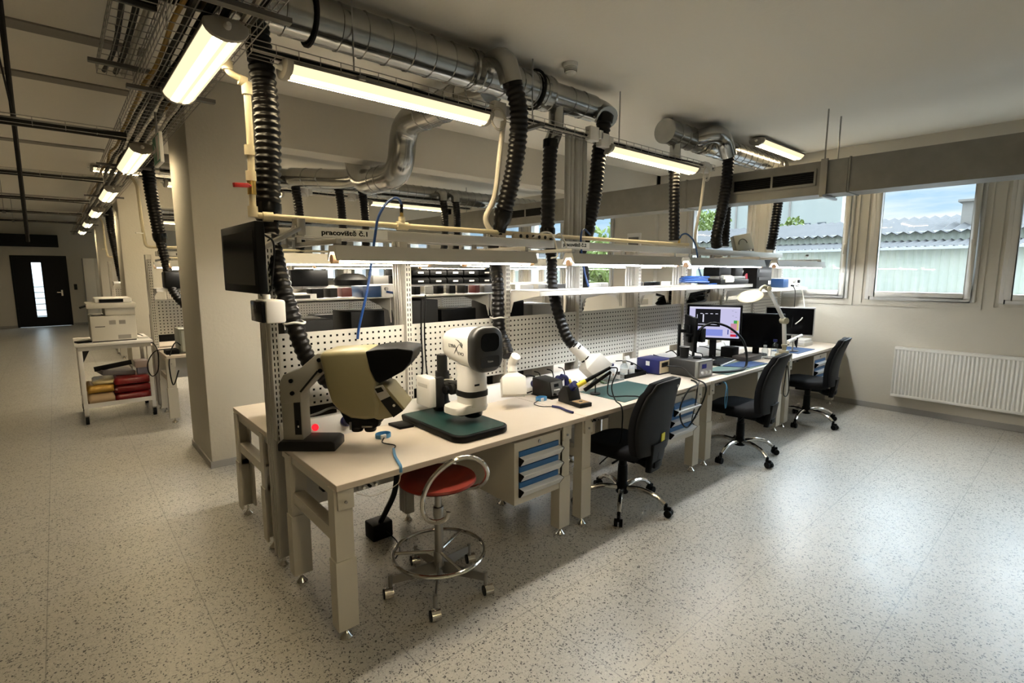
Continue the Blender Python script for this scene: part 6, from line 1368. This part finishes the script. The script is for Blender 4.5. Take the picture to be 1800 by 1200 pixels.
# far side shelf of the near island
t = thing('meter_box', 'blue and white meter seen between the posts on the far shelf', 'meter', (1.63, 3.25, FZ)); W(t).box(1.50, 1.63, 3.18, 3.36, FZ, FZ+.075).build('blue_side', mat('meter_blue', (.007, .035, .105), .4), t, bevel=.003); W(t).box(1.63, 1.80, 3.17, 3.36, FZ, FZ+.082).build('front', WHITE, t, bevel=.003); W(t).cyl((1.66, 3.17, FZ+.055), (1.66, 3.155, FZ+.055), .012, n=12).build('dial', STEEL, t); W(t).tube([(1.72, 3.17, FZ+.06), (1.78, 3.12, FZ+.055)], .007, 8).build('jack', DGREY, t)
t = thing('open_kit', 'open kit of small red and white parts at the left end of the far shelf', 'parts', (1.10, 3.25, FZ)); W(t).box(1.0, 1.19, 3.16, 3.38, FZ, FZ+.035).build('box', PAPER, t, bevel=.002); W(t).box(1.03, 1.15, 3.158, 3.160, FZ+.008, FZ+.028).build('dark_label', DGREY, t)
rng = random.Random(21); PCOL = (BLACK, DGREY, mat('dull_red', (.09, .014, .010), .5), MGREY, BLACK, mat('dull_silver', (.2, .2, .19), .4), BLACK)
nm = ['black module', 'dark grey module', 'dull red module', 'grey module', 'small black part', 'silvery part', 'flat black part']
for i in range(12):
    x = 1.20+.105*i+(.30 if 1.20+.105*i > 1.45 else 0)
    b = MB(); b.obox((x, 3.22+rng.uniform(-.02, .05), FZ+.036), (rng.uniform(.05, .09), .07, .06), (0, 0, rng.uniform(-.5, .5))); single(b, 'electronics_module', PCOL[i % 7], nm[i % 7]+' on the far shelf, '+['first', 'second', 'third', 'fourth', 'fifth', 'sixth', 'seventh', 'eighth', 'ninth', 'tenth', 'eleventh', 'twelfth'][i]+' from the aisle end', 'module', 'modules on the far shelf', bevel=.004)
for i in range(7):
    x = 3.0+.33*i+(.25 if i > 3 else 0)
    b = MB(); b.obox((x, 3.25, FZ+.032), (rng.uniform(.10, .22), .12, .055), (0, 0, rng.uniform(-.4, .4))); single(b, 'shelf_box', (PAPER, MGREY, DGREY, WHITE, MGREY, BLACK, PAPER)[i], ['white packet', 'grey box', 'dark grey box', 'white plastic box', 'mid grey box', 'black box', 'pale packet'][i]+' on the far shelf behind the '+['third post', 'white fume nozzle', 'fourth post', 'clear bottles', 'fifth post', 'lit screen', 'sixth post'][i], 'box', 'boxes on the far shelf', bevel=.004)
# things on the far bench that show just above the pegboards
def rough(label, x, y, z, sx, sy, sz, m, n, seed, name='cable_heap', cat='cable heap', r=.010):
    rg = random.Random(seed); t = thing(name, label, cat, (x, y, z)); b = W(t)
    pts = [(x+rg.uniform(-sx, sx)/2, y+rg.uniform(-sy, sy)/2, z+.012+rg.uniform(0, sz)*(1-abs(k/n-.5))) for k in range(n)]
    b.tube(spline(pts, .03), r, 6); b.build('cables', m, t); return t
boxthing('side_shelf', 'low grey ledge behind the pegboard below the lit screen shelf', 'ledge', LIGHTGREY, 4.95, 6.75, 3.10, 3.36, 1.30, 1.32)
rough('heap of black cables between the shelf and the pegboard, over the lit screen', 5.55, 3.22, 1.32, 1.0, .2, .22, CABLE, 60, 5, r=.016)
b = MB(); b.prism([(5.1, 1.321), (5.9, 1.321), (5.85, 1.42), (5.6, 1.47), (5.2, 1.41)], 'y', 3.15, 3.33); single(b, 'black_bag', FABRIC, 'black soft bag in the gap above the lit screen', 'bag', bevel=.03)
b = MB(); b.obox((6.25, 3.22, 1.42), (.42, .16, .16), (0, -.5, 0)); single(b, 'white_hood', WHITE, 'white slanted cover in the gap right of the black bag', 'cover', bevel=.01)
boxthing('white_adapter', 'small white box on the pegboard edge, left of the black bag', 'box', WHITE, 4.45, 4.62, 3.10, 3.2, 1.36, 1.42)
for i, (x0, x1, y0, y1, z1, m, lb) in enumerate(((1.00, 1.30, 3.2, 3.55, 1.40, DGREY, 'dark instrument at the left end of the far bench'), (1.42, 1.66, 3.2, 3.5, 1.44, BLACK, 'black instrument below the blue and white meter'), (1.82, 2.06, 3.15, 3.55, 1.50, DGREY, 'tall dark computer case right of the second post'), (2.12, 2.44, 3.2, 3.5, 1.42, BLACK, 'black box right of the tall dark computer case'), (2.62, 2.95, 3.2, 3.5, 1.46, BLACK, 'black box behind the third pegboard'), (3.05, 3.32, 3.2, 3.5, 1.42, mat('silver_bag', (.5, .5, .5), .3), 'silvery packets behind the third pegboard'))):
    boxthing('instrument', lb, 'instrument', m, x0, x1, y0, y1, TZ, z1, .006, 'instruments on the far bench')
# middle island
yS = CB-.36
def bin_(x, z, i):
    t = thing('parts_bin', 'black parts bin with a white label, '+i, 'bin', (x, yS, z), 0, 'black parts bins of the middle island')
    b = W(t); b.prism([(yS-.12, z), (yS+.12, z), (yS+.12, z+.135), (yS-.03, z+.135), (yS-.12, z+.075)], 'x', x-.155, x+.155); b.build('bin', BLACK, t, bevel=.004)
    W(t).box(x-.05, x+.05, yS-.1225, yS-.1200, z+.030, z+.055).build('label', PAPER, t)
cols = ['first column from the left', 'second column from the left', 'third column from the left', 'fourth column from the left', 'fifth column from the left', 'sixth column from the left']
for r_ in range(2):
    for i in range(6): bin_(4.02+.335*i, BZ+.002+.137*r_, ('bottom' if r_ == 0 else 'top')+' row, '+cols[i])
boxthing('black_case', 'big black case at the left on the shelf of the middle island', 'case', BLACK, 2.36, 2.86, yS-.12, yS+.14, BZ+.001, BZ+.22)
t = thing('black_hood', 'black round topped hood on the shelf of the middle island', 'hood', (3.3, yS, BZ)); b = W(t); b.lathe([(.24, 0), (.25, .08), (.18, .15), (.10, .17), (0, .17)], (3.25, yS, BZ+.001), 20); b.build('hood', BLACK, t)
boxthing('grey_case', 'grey slanted case right of the round topped hood', 'case', MGREY, 3.55, 3.80, yS-.1, yS+.1, BZ+.001, BZ+.14)
DEV = thing('test_device', 'dark device with a small red display, on the first shelf of the middle island', 'device', (1.06, yS, BZ)); W(DEV).box(.95, 1.40, yS-.10, yS+.14, BZ+.002, BZ+.20).build('case', BLACK, DEV, bevel=.02); W(DEV).box(1.12, 1.30, yS-.104, yS-.100, BZ+.12, BZ+.16).build('display', mat('red_label', (.45, .16, .10), .5), DEV)
t = thing('cable_ring', 'cable ring lying on the front edge of the first shelf of the middle island', 'cable', (1.02, yS-.08, BZ)); W(t).tube([(1.08+.10*math.cos(a*PI/12), CB-.37+.03*math.sin(a*PI/12), BZ-.02+.03*math.sin(a*PI/12)) for a in range(24)], .006, 6, closed=True).build('ring', mat('tan_cable', (.40, .34, .22), .5), t)
PS = thing('power_supply', 'grey instrument with meters at the corner of the middle island bench', 'instrument', (1.15, 6.95, TZ)); W(PS).box(1.0, 1.34, 6.86, 7.2, TZ+.006, TZ+.28).build('case', mat('ps_grey', (.26, .27, .22), .5), PS, bevel=.006); W(PS).box(1.02, 1.32, 6.853, 6.86, TZ+.02, TZ+.26).build('front', mat('ps_front', (.42, .43, .36), .5), PS); W(PS).box(1.06, 1.18, 6.85, 6.853, TZ+.16, TZ+.23).build('display', DGREY, PS); 
for x in (1.08, 1.16, 1.24): W(PS).cyl((x, 6.853, TZ+.07), (x, 6.835, TZ+.07), .015, n=12).build('knob', BLACK, PS)
boxthing('spray_can', 'small green and cream box on top of the grey instrument', 'box', mat('green_cream', (.45, .48, .22), .5), 1.08, 1.20, 6.95, 7.05, TZ+.281, TZ+.38)
boxthing('black_tool_box', 'flat black case beside the grey instrument, on the bench corner', 'case', BLACK, .86, .985, 6.85, 7.05, TZ, TZ+.05)
for i, (x0, x1, h, m, lb) in enumerate(((2.62, 2.95, .34, DGREY, 'dark instrument behind the hose of the microscope bench'), (3.02, 3.32, .28, MGREY, 'grey instrument on the middle island, left of the blue hose'), (3.40, 3.78, .36, BLACK, 'black screen-like box on the middle island'), (4.05, 4.22, .46, DGREY, 'tall dark computer case on the middle island'), (4.28, 4.92, .31, mat('mesh_grey', (.10, .10, .10), .5), 'wide dark rack unit on the middle island'), (4.98, 5.34, .34, BLACK, 'black box right of the wide rack unit'), (5.42, 5.70, .25, DGREY, 'low dark instrument on the middle island'), (5.95, 6.5, .35, BLACK, 'black instrument on the middle island, nearest the windows'))):
    boxthing('instrument', lb, 'instrument', m, x0, x1, CB-.62, CB-.30, TZ, TZ+h, .006, 'instruments on the middle island')
boxthing('dark_monitor', 'dark box standing behind the printer, on the far end of the middle island', 'box', BLACK, .90, 1.22, 8.20, 8.40, TZ, TZ+.36, .006)
boxthing('blue_case', 'blue case under the dark box behind the printer', 'case', BLUEP, .86, .898, 8.1, 8.4, TZ, TZ+.05, .004)
boxthing('speaker', 'black box on the shelf of the far island', 'box', BLACK, .95, 1.25, CC-.42, CC-.2, BZ+.001, BZ+.26, .01)
cq = cable('black leads hanging at the corner of the middle island bench', [(1.0, 6.84, TZ+.10), (.95, 6.80, TZ+.14), (.90, 6.80, TZ+.05), (.86, 6.72, TZ-.10), (.88, 6.70, .45), (.95, 6.75, .60)], .007)
# pale panel seen between the far islands
